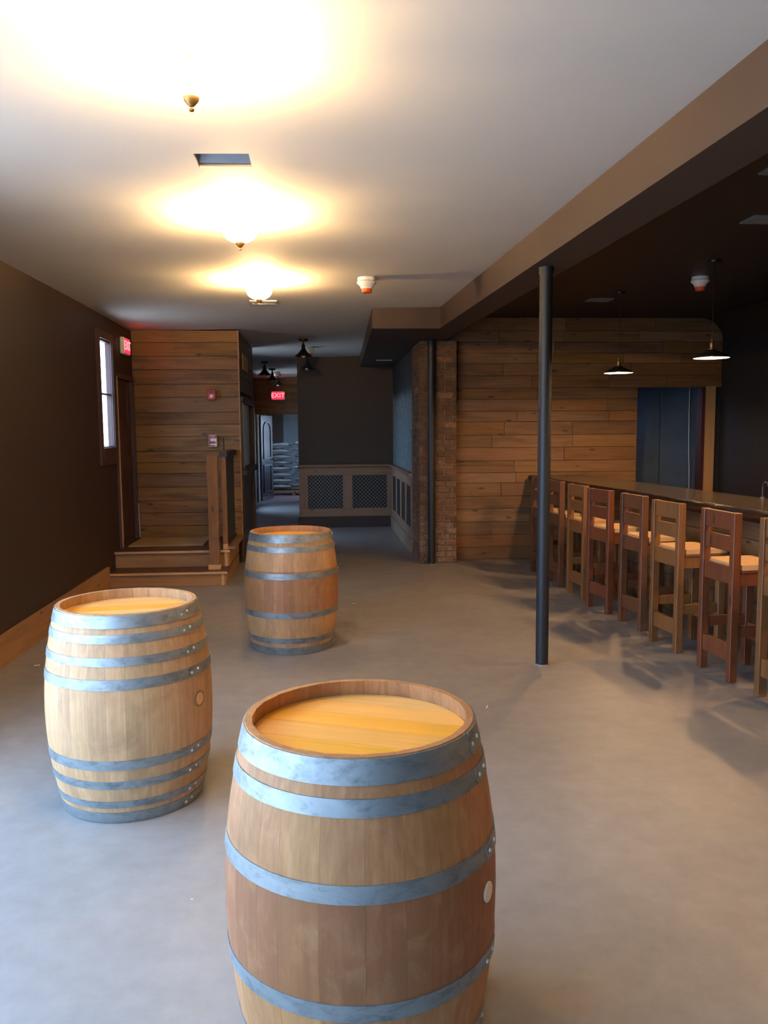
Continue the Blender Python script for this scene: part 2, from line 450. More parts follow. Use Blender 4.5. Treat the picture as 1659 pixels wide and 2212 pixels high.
# ------------------------------------------------------------------ mesh helpers
class MB:
    def __init__(self):
        self.v, self.f = [], []

    def add(self, vs, fs):
        b = len(self.v)
        self.v += [tuple(x) for x in vs]
        self.f += [tuple(b + i for i in q) for q in fs]
        return self

    def box(self, x0, x1, y0, y1, z0, z1, ch=0.0):
        """box; ch chamfers the four edges of the -Y face"""
        if ch <= 0:
            return self.add([(x0, y0, z0), (x1, y0, z0), (x1, y1, z0), (x0, y1, z0),
                             (x0, y0, z1), (x1, y0, z1), (x1, y1, z1), (x0, y1, z1)],
                            [(3, 2, 1, 0), (4, 5, 6, 7), (0, 1, 5, 4), (1, 2, 6, 5), (2, 3, 7, 6), (3, 0, 4, 7)])
        c = ch
        vsx = [(x0 + c, y0, z0 + c), (x1 - c, y0, z0 + c), (x1 - c, y0, z1 - c), (x0 + c, y0, z1 - c),
               (x0, y0 + c, z0), (x1, y0 + c, z0), (x1, y0 + c, z1), (x0, y0 + c, z1),
               (x0, y1, z0), (x1, y1, z0), (x1, y1, z1), (x0, y1, z1)]
        fs = [(0, 1, 2, 3), (4, 5, 1, 0), (5, 6, 2, 1), (6, 7, 3, 2), (7, 4, 0, 3),
              (8, 9, 5, 4), (9, 10, 6, 5), (10, 11, 7, 6), (11, 8, 4, 7), (11, 10, 9, 8)]
        return self.add(vsx, fs)

    def cbox(self, x0, x1, y0, y1, z0, z1, c=0.004):
        """box with all edges chamfered"""
        vs_, idx = [], {}
        for sx in (0, 1):
            for sy in (0, 1):
                for sz in (0, 1):
                    X, Y, Z = (x0, x1)[sx], (y0, y1)[sy], (z0, z1)[sz]
                    dx, dy, dz = (c, -c)[sx], (c, -c)[sy], (c, -c)[sz]
                    for k, p in enumerate(((X, Y + dy, Z + dz), (X + dx, Y, Z + dz), (X + dx, Y + dy, Z))):
                        idx[(sx, sy, sz, k)] = len(vs_)
                        vs_.append(p)
        g = lambda *a: idx[a]
        fs = []
        for s in (0, 1):
            fs.append([g(s, 0, 0, 0), g(s, 1, 0, 0), g(s, 1, 1, 0), g(s, 0, 1, 0)][::(1 if s else -1)])
            fs.append([g(0, s, 0, 1), g(1, s, 0, 1), g(1, s, 1, 1), g(0, s, 1, 1)][::(-1 if s else 1)])
            fs.append([g(0, 0, s, 2), g(1, 0, s, 2), g(1, 1, s, 2), g(0, 1, s, 2)][::(1 if s else -1)])
        for a in (0, 1):
            for b in (0, 1):
                fs.append([g(a, b, 0, 0), g(a, b, 1, 0), g(a, b, 1, 1), g(a, b, 0, 1)][::(-1 if a != b else 1)])
                fs.append([g(a, 0, b, 0), g(a, 1, b, 0), g(a, 1, b, 2), g(a, 0, b, 2)][::(1 if a != b else -1)])
                fs.append([g(0, a, b, 1), g(1, a, b, 1), g(1, a, b, 2), g(0, a, b, 2)][::(-1 if a != b else 1)])
        for sx in (0, 1):
            for sy in (0, 1):
                for sz in (0, 1):
                    q = [g(sx, sy, sz, 0), g(sx, sy, sz, 1), g(sx, sy, sz, 2)]
                    fs.append(q if (sx + sy + sz) % 2 == 1 else q[::-1])
        return self.add(vs_, fs)

    def lathe(self, prof, n=32, c=(0, 0, 0), closed=False):
        """profile [(r,z)...] spun about the vertical through c"""
        rings = []
        base = len(self.v)
        vs_, fs = [], []
        for r, z in prof:
            if r < 1e-6:
                rings.append([len(vs_)])
                vs_.append((c[0], c[1], c[2] + z))
            else:
                rings.append(list(range(len(vs_), len(vs_) + n)))
                for i in range(n):
                    a = 2 * math.pi * i / n
                    vs_.append((c[0] + r * math.cos(a), c[1] + r * math.sin(a), c[2] + z))
        pairs = list(zip(rings[:-1], rings[1:]))
        if closed:
            pairs.append((rings[-1], rings[0]))
        for A, B in pairs:
            for i in range(n):
                j = (i + 1) % n
                if len(A) == 1 and len(B) == 1:
                    continue
                if len(A) == 1:
                    fs.append((A[0], B[j], B[i]))
                elif len(B) == 1:
                    fs.append((A[i], A[j], B[0]))
                else:
                    fs.append((A[i], A[j], B[j], B[i]))
        return self.add(vs_, fs)

    def tube(self, pts, r, n=10):
        vs_, fs = [], []
        pts = [Vector(p) for p in pts]
        prev = None
        for i, p in enumerate(pts):
            d = (pts[min(i + 1, len(pts) - 1)] - pts[max(i - 1, 0)]).normalized()
            ref = Vector((0, 0, 1)) if abs(d.z) < 0.9 else Vector((1, 0, 0))
            a = d.cross(ref).normalized()
            b = d.cross(a)
            for k in range(n):
                t = 2 * math.pi * k / n
                vs_.append(tuple(p + a * r * math.cos(t) + b * r * math.sin(t)))
        for i in range(len(pts) - 1):
            for k in range(n):
                j = (k + 1) % n
                fs.append((i * n + k, i * n + j, (i + 1) * n + j, (i + 1) * n + k))
        fs.append(tuple(range(n))[::-1])
        fs.append(tuple((len(pts) - 1) * n + k for k in range(n)))
        return self.add(vs_, fs)

    def prism(self, poly, z0, z1):
        """vertical prism over an XY polygon (counter-clockwise)"""
        n = len(poly)
        vs_ = [(x, y, z0) for x, y in poly] + [(x, y, z1) for x, y in poly]
        fs = [tuple(range(n))[::-1], tuple(range(n, 2 * n))]
        for i in range(n):
            j = (i + 1) % n
            fs.append((i, j, n + j, n + i))
        return self.add(vs_, fs)

    def sheet(self, us, ws, holes, fn, thick):
        """slab in (u,w) with rectangular holes; fn(u,w,d) -> xyz; d runs 0..thick"""
        us, ws = sorted(set(us)), sorted(set(ws))
        nu, nw = len(us), len(ws)
        solid = {}
        for i in range(nu - 1):
            for j in range(nw - 1):
                cu, cw = (us[i] + us[i + 1]) / 2, (ws[j] + ws[j + 1]) / 2
                solid[i, j] = not any(h[0] < cu < h[1] and h[2] < cw < h[3] for h in holes)
        vs_ = [fn(u, w, d) for d in (0, thick) for u in us for w in ws]
        ix = lambda i, j, k: k * nu * nw + i * nw + j
        fs = []
        for (i, j), s in solid.items():
            if not s:
                continue
            fs.append((ix(i, j, 0), ix(i + 1, j, 0), ix(i + 1, j + 1, 0), ix(i, j + 1, 0)))
            fs.append((ix(i, j, 1), ix(i, j + 1, 1), ix(i + 1, j + 1, 1), ix(i + 1, j, 1)))
            for di, dj, a, b in ((-1, 0, (i, j), (i, j + 1)), (1, 0, (i + 1, j + 1), (i + 1, j)),
                                 (0, -1, (i + 1, j), (i, j)), (0, 1, (i, j + 1), (i + 1, j + 1))):
                if not solid.get((i + di, j + dj), False):
                    fs.append((ix(*a, 0), ix(*b, 0), ix(*b, 1), ix(*a, 1)))
        return self.add(vs_, fs)

    def mesh(self, name, smooth=False):
        me = bpy.data.meshes.new(name)
        me.from_pydata(self.v, [], self.f)
        me.update()
        import bmesh
        bm = bmesh.new()
        bm.from_mesh(me)
        used = [v for v in bm.verts if not v.link_faces]
        if used:
            bmesh.ops.delete(bm, geom=used, context='VERTS')
        bmesh.ops.recalc_face_normals(bm, faces=bm.faces)
        bm.to_mesh(me)
        bm.free()
        if smooth:
            me.polygons.foreach_set('use_smooth', [True] * len(me.polygons))
            me.set_sharp_from_angle(angle=math.radians(38))
        return me


def obj(name, mesh, mat, parent=None, loc=(0, 0, 0), rot=(0, 0, 0)):
    if isinstance(mesh, MB):
        mesh = mesh.mesh(name)
    if mat is not None and len(mesh.materials) == 0:
        mesh.materials.append(MAT[mat] if isinstance(mat, str) else mat)
    o = bpy.data.objects.new(name, mesh)
    COL.objects.link(o)
    o.location, o.rotation_euler = loc, rot
    if parent is not None:
        o.parent = parent
    return o


def sobj(name, mb, mat, parent=None, loc=(0, 0, 0), rot=(0, 0, 0)):
    return obj(name, mb.mesh(name, True), mat, parent, loc, rot)


def tag(o, label, cat, group=None):
    o['label'], o['category'] = label, cat
    if group:
        o['group'] = group
    return o


def thing(name, label, cat, loc=(0, 0, 0), rotz=0.0, group=None):
    o = bpy.data.objects.new(name, None)
    o.empty_display_size = 0.1
    COL.objects.link(o)
    o.location, o.rotation_euler = loc, (0, 0, rotz)
    return tag(o, label, cat, group)


def struct(name, mb, mat, label=None, parent=None):
    o = obj(name, mb, mat, parent)
    if parent is None:
        o['kind'] = 'structure'
        if label:
            o['label'] = label
    return o


def rawbox(*a):
    return MB().box(*a)


def text_mesh(s, size, depth):
    cu = bpy.data.curves.new('lettering', 'FONT')
    cu.body, cu.size, cu.extrude = s, size, depth
    cu.align_x, cu.align_y = 'CENTER', 'CENTER'
    o = bpy.data.objects.new('lettering', cu)
    COL.objects.link(o)
    dg = bpy.context.evaluated_depsgraph_get()
    me = bpy.data.meshes.new_from_object(o.evaluated_get(dg))
    bpy.data.objects.remove(o)
    return me


def zc(x, y):
    return 2.965 + 0.0168 * (x + 2.33) - 0.0067 * min(max(0.0, y - 8.5), 6.0)


def beam_x(y):
    return 1.57 - 0.0380 * (y - 2.88)


def bar_x(y):
    return 2.687 - 0.0885 * (y - 10.587)


# ------------------------------------------------------------------ shell
YB = -2.3            # shop-front wall behind the camera
XL, XR = -2.33, 5.27
struct('floor', rawbox(-2.75, 6.2, YB - 0.3, 19.9, -0.12, 0.0), 'concrete', 'sealed grey concrete floor')
struct('floor_store', rawbox(-2.75, 2.2, 19.9, 24.8, -0.12, 0.0), 'red_floor', 'worn reddish storeroom floor')

DUCT = (-0.573, -0.314, 4.083, 4.30)
mb = MB()
mb.sheet([-2.75, XL, DUCT[0], DUCT[1], 0.6, 1.75], [YB - 0.3, DUCT[2], DUCT[3], 8.5, 10.65, 12.83, 14.5, 19.95],
         [DUCT], lambda u, w, d: (u, w, zc(u, w) + d), 0.12)
struct('ceiling', mb, 'ceiling', 'white painted ceiling')

# left wall with the platform window, the door by the platform and the daylight window near the shop front
mb = MB()
mb.sheet([YB, -0.6, 4.2, 9.08, 9.60, 9.70, 10.60, 12.9], [0, 0.1, 0.36, 1.52, 2.37, 2.6, 2.70, 2.98],
         [(-0.6, 4.2, 0.1, 2.6), (9.08, 9.60, 1.52, 2.70), (9.70, 10.60, 0.36, 2.37)],
         lambda u, w, d: (XL - d, u, w), 0.05)
struct('wall_left', mb, 'brown_paint', 'dark brown painted side wall')
# shop-front wall behind the camera
mb = MB()
mb.sheet([-2.55, -2.1, -0.9, XR + 0.2], [0, 0.4, 2.6, 3.2], [(-2.1, -0.9, 0.4, 2.6)], lambda u, w, d: (u, YB - d, w), 0.15)
struct('wall_front', mb, 'brown_paint', 'brown wall with the shop-front window')


def window(name, n_, label, opening, axis, depth_pos, mat, frame=0.05, cross=True, casing=0.0):
    """opening (u0,u1,z0,z1) in a wall; axis 'x' = wall in the YZ plane at x=depth_pos; 'y' = in XZ"""
    u0, u1, z0, z1 = opening
    fn = (lambda u, w, d: (depth_pos + d, u, w)) if axis == 'x' else (lambda u, w, d: (u, depth_pos + d, w))
    m1 = MB()
    zm = (z0 + z1) / 2
    us, ws = [u0, u0 + frame, u1 - frame, u1], [z0, z0 + frame, z1 - frame, z1]
    holes = [(u0 + frame, u1 - frame, z0 + frame, z1 - frame)]
    if cross:
        ws += [zm - frame / 2, zm + frame / 2]
        holes = [(u0 + frame, u1 - frame, z0 + frame, zm - frame / 2), (u0 + frame, u1 - frame, zm + frame / 2, z1 - frame)]
    m1.sheet(us, ws, holes, fn, 0.05)
    w = struct(f'window_{n_}', m1, mat, label)
    for h in holes:
        g = MB().sheet([h[0], h[1]], [h[2], h[3]], [], lambda u, ww, d: fn(u, ww, 0.02 + d), 0.006)
        obj('pane', g, 'glass', w)
    return w


w1 = window('window', 1, 'narrow sash window with plum frame in the dark wall', (9.08, 9.60, 1.52, 2.70), 'x', XL - 0.055, 'purple_frame', 0.018)
# casing and jamb of that window
cs = MB().sheet([8.98, 9.08, 9.60, 9.67], [1.34, 1.52, 2.70, 2.78], [(9.08, 9.60, 1.52, 2.70)], lambda u, w, d: (XL + 0.024 - d, u, w), 0.024)
obj('casing', cs, 'purple_frame', w1)
obj('jamb', rawbox(XL - 0.004, XL + 0.012, 9.585, 9.602, 1.52, 2.70), 'purple_frame', w1)
obj('sill', rawbox(XL - 0.004, XL + 0.03, 9.08, 9.60, 1.50, 1.525), 'purple_frame', w1)
window('window', 2, 'shop-front window', (-2.1, -0.9, 0.4, 2.6), 'y', YB - 0.1, 'brown_paint', 0.07)
window('window', 3, 'side shop window', (-0.6, 4.2, 0.1, 2.6), 'x', XL - 0.055, 'brown_paint', 0.07)

# door on the left wall, up on the platform
dm = MB().sheet([9.70, 9.75, 10.55, 10.60], [0.36, 2.32, 2.37], [(9.75, 10.55, 0.36, 2.32)], lambda u, w, d: (XL + 0.03 - d, u, w), 0.09)
d1 = struct('door_1', dm, 'maroon', 'recessed dark maroon door up on the platform')
obj('door_leaf', rawbox(XL - 0.058, XL - 0.028, 9.75, 10.55, 0.361, 2.32), 'maroon', d1)
obj('threshold', rawbox(XL - 0.058, XL + 0.03, 9.70, 10.60, 0.346, 0.361), 'maroon', d1)
obj('stile', rawbox(XL - 0.028, XL - 0.016, 9.76, 9.87, 0.40, 2.30), 'maroon', d1)
obj('stile', rawbox(XL - 0.028, XL - 0.016, 10.43, 10.54, 0.40, 2.30), 'maroon', d1)
obj('rail', rawbox(XL - 0.028, XL - 0.018, 9.87, 10.43, 1.25, 1.40), 'maroon', d1)
obj('edge_strip', rawbox(XL + 0.03, XL + 0.042, 9.70, 9.722, 0.36, 2.33), 'pale_trim', d1)

bb = MB().box(XL, XL + 0.025, 4.2, 9.10, 0, 0.235)
struct('baseboard_left', bb, 'base_wood', 'broad raw wood baseboard along the dark wall')

# ------------------------------------------------------------------ plank cladding
def plank(parent, length, height, mat, centre, rotz=0.0, depth=0.02, name='plank'):
    m = MB().box(-length / 2, length / 2, 0, depth, -height / 2, height / 2, 0.0025)
    return obj(name, m, mat, parent, centre, (0, 0, rotz))


def cladding(parent, p0, direction, length, z0, z1, mat, rows, cutouts=(), lens=(0.7, 1.9), top=None, seed=1, gap=0.004):
    """courses of boards on a vertical face from p0 along `direction` (unit XY); face normal = right of direction"""
    rng = random.Random(seed)
    dx, dy = direction
    rz = math.atan2(dy, dx)
    nx, ny = dy, -dx
    hs = [rng.uniform(0.85, 1.15) for _ in range(rows)]
    k = (z1 - z0) / sum(hs)
    z = z0
    for h in hs:
        h *= k
        zt = z + h
        spans = [(0.0, length)]
        for (a, b, c0, c1) in cutouts:
            zm = (z + zt) / 2
            if c0 < zm < c1:
                spans = [s for (u, w) in spans for s in ((u, min(w, a)), (max(u, b), w)) if s[1] - s[0] > 0.01]
        for (u, w) in spans:
            while u < w - 0.02:
                ln = rng.uniform(*lens)
                if w - (u + ln) < 0.35:
                    ln = w - u
                proud = rng.uniform(0.018, 0.024)
                cu = u + ln / 2
                plank(parent, ln - gap, h - gap, mat,
                      (p0[0] + dx * cu + nx * proud, p0[1] + dy * cu + ny * proud, (z + zt) / 2), rz, proud - 0.0005)
                u += ln
        z = zt


# block behind the platform
struct('wall_platform', rawbox(XL, -1.02, 10.67, 12.80, 0, 2.95), 'void', 'reclaimed plank wall behind the platform')
wp = bpy.data.objects['wall_platform']
cladding(wp, (XL, 10.67), (1, 0), 1.33, 0.345, 2.955, 'barn', 16, lens=(0.9, 2.4), seed=3)
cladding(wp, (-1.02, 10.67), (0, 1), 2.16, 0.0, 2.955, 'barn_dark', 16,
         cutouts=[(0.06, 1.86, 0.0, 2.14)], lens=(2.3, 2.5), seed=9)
obj('corner_trim', rawbox(-1.012, -0.996, 10.632, 10.652, 0.36, 2.955), 'step_wood', wp)
obj('access_panel', rawbox(-0.998, -0.985, 11.06, 11.78, 2.50, 2.71), 'cardboard', wp)

# bar-side back wall, with the doorway behind the bar
DOORW = (4.145, 5.06)
mb = MB()
mb.sheet([1.5, DOORW[0], DOORW[1], 6.2], [0, 2.245, 3.2], [(DOORW[0], DOORW[1], -1, 2.245)], lambda u, w, d: (u, 10.57 + d, w), 0.14)
wb = struct('wall_back', mb, 'void', 'reclaimed plank wall behind the bar')
cladding(wb, (1.5, 10.57), (1, 0), XR - 1.5, 0.0, 3.12, 'barn_bar', 20,
         cutouts=[(DOORW[0] - 1.5, XR - 1.5, 0, 2.235)], lens=(0.7, 1.7), seed=5)
obj('jamb', rawbox(DOORW[1] - 0.045, DOORW[1], 10.548, 10.70, 0, 2.235), 'maroon_paint', wb)
obj('door_casing', rawbox(DOORW[1], 5.19, 10.535, 10.57, 0, 2.235), 'pale_trim', wb)
# head board of dark plank over the doorway
# right wall and coved dark ceiling of the bar
mb = MB()
NC = 10
arc = [(XR - 0.30 + 0.30 * math.sin(a), 2.81 + 0.30 * math.cos(a)) for a in [math.pi / 2 * i / NC for i in range(NC + 1)]]
prof = [(1.40, 3.11)] + [(x, z) for x, z in arc] + [(XR + 0.35, 2.81), (XR + 0.35, 3.25), (1.40, 3.25)]
vsx = [(x, YB, z) for x, z in prof] + [(x, 10.57, z) for x, z in prof]
n = len(prof)
mb.add(vsx, [tuple(range(n)), tuple(range(n, 2 * n))] + [(i, (i + 1) % n, n + (i + 1) % n, n + i) for i in range(n)])
struct('ceiling_bar', mb, 'black_ceiling', 'dark painted coved ceiling over the bar')
struct('wall_right', rawbox(XR, XR + 0.2, YB, 10.57, 0, 2.81), 'dark_right', 'very dark wall behind the bar')

# beam and soffit
y0, y1 = YB, 10.545
vsx = []
for yy in (y0, y1):
    for (xx, zz) in ((beam_x(yy), 2.80), (beam_x(yy) + 0.28, 2.80), (beam_x(yy) + 0.28, 3.2), (beam_x(yy), 3.2)):
        vsx.append((xx, yy, zz))
mb = MB().add(vsx, [(0, 1, 2, 3), (7, 6, 5, 4), (0, 4, 5, 1), (1, 5, 6, 2), (2, 6, 7, 3), (3, 7, 4, 0)])
struct('trim_1', mb, 'beam_paint', 'long brown boxed ceiling beam')
mb = MB().prism([(0.587, 9.07), (beam_x(9.07), 9.07), (1.28, 10.5), (1.28, 14.46), (0.72, 14.46)], 2.792, 3.1)
struct('trim_2', mb, 'beam_paint', 'brown boxed soffit joining the beam')

# brown block with the wainscot, and the wall running back from the brick pillar
struct('wall_hall_block', rawbox(-0.37, 1.5, 14.46, 19.9, 0, 2.99), 'brown_wall', 'plain dark brown wall above the wainscot')
struct('wall_hall_right', rawbox(1.285, 1.5, 11.1, 14.46, 0, 2.99), 'ragged_patch', 'dark wall with a ragged blue-grey patch')

# hall left wall with two windows, hall end wall with header planks
mb = MB()
mb.sheet([12.80, 12.93, 13.67, 17.55, 18.45, 19.9], [0, 0.25, 0.8, 2.3, 2.65, 2.98], [(12.93, 13.67, 0.25, 2.65), (17.55, 18.45, 0.25, 2.65)],
         lambda u, w, d: (-1.51 - d, u, w), 0.2)
struct('wall_hall_left', mb, 'brown_paint', 'hall side wall with windows')
window('window', 4, 'nearer hall window', (12.93, 13.67, 0.25, 2.65), 'x', -1.66, 'white_plastic', 0.05)
window('window', 5, 'farther hall window', (17.55, 18.45, 0.25, 2.65), 'x', -1.66, 'white_plastic', 0.05)
mb = MB()
mb.sheet([-2.7, -1.49, -0.50, 2.2], [0, 2.09, 2.99], [(-1.49, -0.50, -1, 2.09)], lambda u, w, d: (u, 19.9 + d, w), 0.14)
we = struct('wall_hall_end', mb, 'barn_dark', 'plank wall over the storeroom doorway')
cladding(we, (-2.45, 19.9), (1, 0), 2.09, 0.0, 2.95, 'barn', 17, cutouts=[(0.96, 1.95, 0, 2.09)], lens=(1.0, 2.2), seed=12)
obj('door_jamb', rawbox(-1.49, -1.455, 19.87, 20.06, 0, 2.09), 'white_metal', we)

# storeroom
mb = MB()
mb.sheet([20.04, 20.7, 23.2, 24.6], [0, 0.9, 2.2, 2.9], [(20.7, 23.2, 0.9, 2.2)], lambda u, w, d: (0.8 + d, u, w), 0.2)
struct('wall_store_right', mb, 'grey_wall', 'grey storeroom wall with a window')
window('window', 6, 'storeroom window', (20.7, 23.2, 0.9, 2.2), 'x', 0.92, 'white_plastic', 0.05)
struct('wall_store_back', rawbox(-2.75, 1.8, 24.4, 24.6, 0, 2.9), 'grey_wall', 'pale grey storeroom back wall')
struct('wall_store_left', rawbox(-2.75, -2.55, 20.04, 24.4, 0, 2.9), 'grey_wall', 'grey storeroom side wall')
struct('ceiling_store', rawbox(-2.75, 1.8, 20.04, 24.6, 2.7, 2.9), 'grey_wall', 'storeroom ceiling')
struct('trim_3', rawbox(-1.50, -1.05, 24.0, 24.4, 0, 2.7), 'brown_wall', 'dark upright pier in the storeroom')

# little back room behind the bar doorway
mb = MB()
mb.sheet([10.71, 10.75, 11.5, 12.4], [0, 2.0, 2.6, 3.0], [(10.75, 11.5, 2.0, 2.6)], lambda u, w, d: (3.9 + d, u, w), 0.1)
struct('wall_backroom_left', mb, 'brown_paint', 'back room wall with an added high window')
window('window', 7, 'added high back-room window, out of view', (10.75, 11.5, 2.0, 2.6), 'x', 3.94, 'brown_paint', 0.03, cross=False)  # unseen window, added so sky light reaches the cooler panels
struct('wall_backroom_end', rawbox(3.9, 6.2, 12.3, 12.5, 0, 3.0), 'brown_paint', 'back room end wall')
struct('wall_backroom_right', rawbox(6.0, 6.2, 10.71, 12.3, 0, 3.0), 'brown_paint', 'back room side wall')
struct('ceiling_backroom', rawbox(3.9, 6.2, 10.71, 12.5, 2.7, 3.0), 'black_ceiling', 'back room ceiling')

# ------------------------------------------------------------------ brick pillar
bp = thing('brick_pillar', 'old brick pillar with worn mortar standing beside the plank wall', 'pillar', (1.25, 10.32, 0))
PW, PD, PH = 0.475, 0.86, 2.80
obj('mortar_core', rawbox(0.012, PW - 0.004, 0.012, PD, 0, PH - 0.005), 'mortar', bp)
rng = random.Random(21)
BL, BH = 0.205, 0.066
course = 0.0745
brick_meshes = {}


def brick_mesh(l):
    k = round(l, 3)
    if k not in brick_meshes:
        m = MB().box(-l / 2, l / 2, 0, 0.05, -BH / 2, BH / 2, 0.006)
        brick_meshes[k] = m.mesh('brick')
        brick_meshes[k].materials.append(MAT['brick'])
    return brick_meshes[k]


for i in range(int(PH / course)):
    zz = course * (i + 0.5)
    u = 0.0 if i % 2 == 0 else -0.107
    while u < PW - 0.02:
        a, b = max(u, 0.0), min(u + BL, PW)
        if b - a > 0.04:
            # the outer bricks wrap the corner a little, so jitter only the depth
            obj('brick', brick_mesh(round((b - a) * 50) / 50 - 0.0), None, bp, ((a + b) / 2, rng.uniform(-0.003, 0.006), zz + rng.uniform(-.002, .002)))
        u += BL + 0.011
    u = 0.062 if i % 2 == 0 else 0.0
    first = True
    while u < PD - 0.03:
        ln = 0.10 if (first and i % 2) else BL
        first = False
        a, b = u, min(u + ln, PD)
        if b - a > 0.04:
            obj('brick', brick_mesh(round((b - a) * 50) / 50), None, bp,
                (rng.uniform(-0.002, 0.007), (a + b) / 2, zz + rng.uniform(-.002, .002)), (0, 0, math.radians(-90)))
        u = b + 0.011


# ------------------------------------------------------------------ iron pipe columns
def pipe_column(label, x, y, r, h):
    t = thing('pipe_column', label, 'column', (x, y, 0), 0, 'black pipe columns under the beam')
    sobj('shaft', MB().lathe([(0, 0), (r, 0), (r, h), (0, h)], 32), 'black_pipe', t)
    sobj('top_collar', MB().lathe([(0, h - 0.05), (r * 1.12, h - 0.05), (r * 1.12, h - 0.001), (0, h - 0.001)], 32), 'black_pipe', t)
    sobj('base_ring', MB().lathe([(r, 0.012), (r * 1.1, 0.008), (r * 1.12, 0.0), (r, 0.0)], 32, closed=True), 'concrete', t)


pipe_column('slim black pipe column standing free in front of the bar stools', 1.573, 5.70, 0.045, 2.80)
pipe_column('slim black pipe column standing against the brick pillar', 1.392, 10.235, 0.047, 2.79)

# ------------------------------------------------------------------ wainscot with lattice grilles
def lattice_mesh(w, h, pitch=0.047, bar=0.011, t=0.008):
    m = MB()
    for sgn in (1, -1):
        c = -h - w
        while c < w + h:
            pts = []
            # line: z = sgn*(x) + c, clipped to [0,w]x[0,h]
            for x in (0, w):
                z = sgn * x + c
                if 0 <= z <= h:
                    pts.append((x, z))
            for z in (0, h):
                x = (z - c) * sgn
                if 0 < x < w:
                    pts.append((x, z))
            if len(pts) >= 2:
                (xa, za), (xb, zb) = pts[0], pts[1]
                L = math.hypot(xb - xa, zb - za)
                if L > 0.02:
                    ex, ez = (xb - xa) / L, (zb - za) / L
                    px, pz = -ez * bar / 2, ex * bar / 2
                    yo = 0 if sgn > 0 else t * 0.9
                    m.add([(xa + px, yo, za + pz), (xb + px, yo, zb + pz), (xb - px, yo, zb - pz), (xa - px, yo, za - pz),
                           (xa + px, yo + t, za + pz), (xb + px, yo + t, zb + pz), (xb - px, yo + t, zb - pz), (xa - px, yo + t, za - pz)],
                          [(0, 1, 2, 3), (7, 6, 5, 4), (0, 4, 5, 1), (1, 5, 6, 2), (2, 6, 7, 3), (3, 7, 4, 0)])
            c += pitch * math.sqrt(2)
    return m


def wainscot(label, loc, rotz, length, openings, base_mat):
    t = thing('wainscot', label, 'wainscot', loc, rotz)
    obj('baseboard', rawbox(-0.02, length, -0.05, 0, 0.0, 0.19), base_mat, t)
    obj('bottom_rail', MB().box(0, length, -0.035, 0, 0.192, 0.335, 0.003), 'wains', t)
    obj('top_rail', MB().box(0, length, -0.035, 0, 0.915, 1.045, 0.003), 'wains', t)
    cr = MB().add([(-0.02, -0.075, 1.075), (length, -0.075, 1.075), (length, 0, 1.075), (-0.02, 0, 1.075),
                   (-0.02, -0.075, 1.10), (length, -0.075, 1.10), (length, 0, 1.105), (-0.02, 0, 1.105),
                   (-0.01, -0.04, 1.045), (length, -0.04, 1.045), (length, 0, 1.045), (-0.01, 0, 1.045)],
                  [(4, 5, 6, 7), (0, 1, 5, 4), (8, 9, 1, 0), (11, 10, 9, 8), (8, 0, 4, 7, 3, 11), (1, 9, 10, 2, 6, 5), (2, 10, 11, 3, 7, 6)])
    obj('chair_rail', cr, 'wains', t)
    edges = [0] + [e for o_ in openings for e in o_] + [length]
    for a, b in zip(edges[::2], edges[1::2]):
        if b - a > 0.005:
            obj('stile', MB().box(a, b, -0.034, 0, 0.336, 0.914, 0.003), 'wains_v', t)
    for a, b in openings:
        pn = obj('panel', rawbox(a, b, -0.006, -0.001, 0.336, 0.914), 'void', t)
        gr = obj('lattice_grille', lattice_mesh(b - a, 0.578), 'lattice', pn, (a, -0.026, 0.336))
        gr['kind'] = 'stuff'
    return t


wainscot('oak wainscot with two lattice grilles under the plain brown wall', (-0.37, 14.455, 0), 0, 1.645,
         [(0.155, 0.765), (0.935, 1.54)], 'beam_paint')
wainscot('narrow oak wainscot with four slim grilles running back from the brick pillar', (1.28, 14.355, 0), math.radians(-90), 3.15,
         [(0.16, 0.78), (0.94, 1.52), (1.68, 2.26), (2.42, 3.02)], 'wains')

# ------------------------------------------------------------------ platform steps
ps = thing('platform_steps', 'low wooden platform with two steps in front of the plank wall', 'steps', (0, 0, 0))
XS0, XS1 = XL + 0.001, -1.075
obj('riser', MB().box(XS0, XS1, 9.11, 9.135, 0, 0.132, 0.002), 'step_wood', ps)
obj('riser_end', rawbox(XS1 - 0.03, XS1 + 0.002, 9.104, 9.11, 0, 0.132), 'nosing', ps)
obj('tread', rawbox(XS0, -1.035, 9.09, 9.46, 0.132, 0.155), 'tread_wood', ps)
obj('nosing', rawbox(XS0 - 0.0, -1.035, 9.082, 9.0895, 0.131, 0.156), 'nosing', ps)
obj('riser', MB().box(XS0, XS1, 9.455, 9.48, 0.156, 0.322, 0.002), 'step_wood', ps)
obj('riser_end', rawbox(XS1 - 0.03, XS1 + 0.002, 9.449, 9.455, 0.156, 0.322), 'nosing', ps)
for k in range(5):
    ya = 9.43 + k * 0.242
    obj('deck_board', rawbox(XS0, -1.04, ya, min(ya + 0.238, 10.622), 0.322, 0.345), 'tread_wood', ps)
obj('nosing', rawbox(XS0, -1.04, 9.422, 9.4295, 0.321, 0.346), 'nosing', ps)
obj('side_board', rawbox(XS1, XS1 + 0.02, 9.135, 10.622, 0.0, 0.131), 'step_wood', ps)
obj('side_board', rawbox(XS1, XS1 + 0.02, 9.48, 10.622, 0.156, 0.321), 'step_wood', ps)
obj('curb', rawbox(-1.085, -0.985, 9.50, 10.622, 0.346, 0.375), 'wains', ps)
tag(obj('plywood_sheet', rawbox(-2.27, -1.40, 9.84, 10.63, 0.346, 0.358), 'cardboard'),
    'pale sheet lying flat on the platform deck', 'sheet')

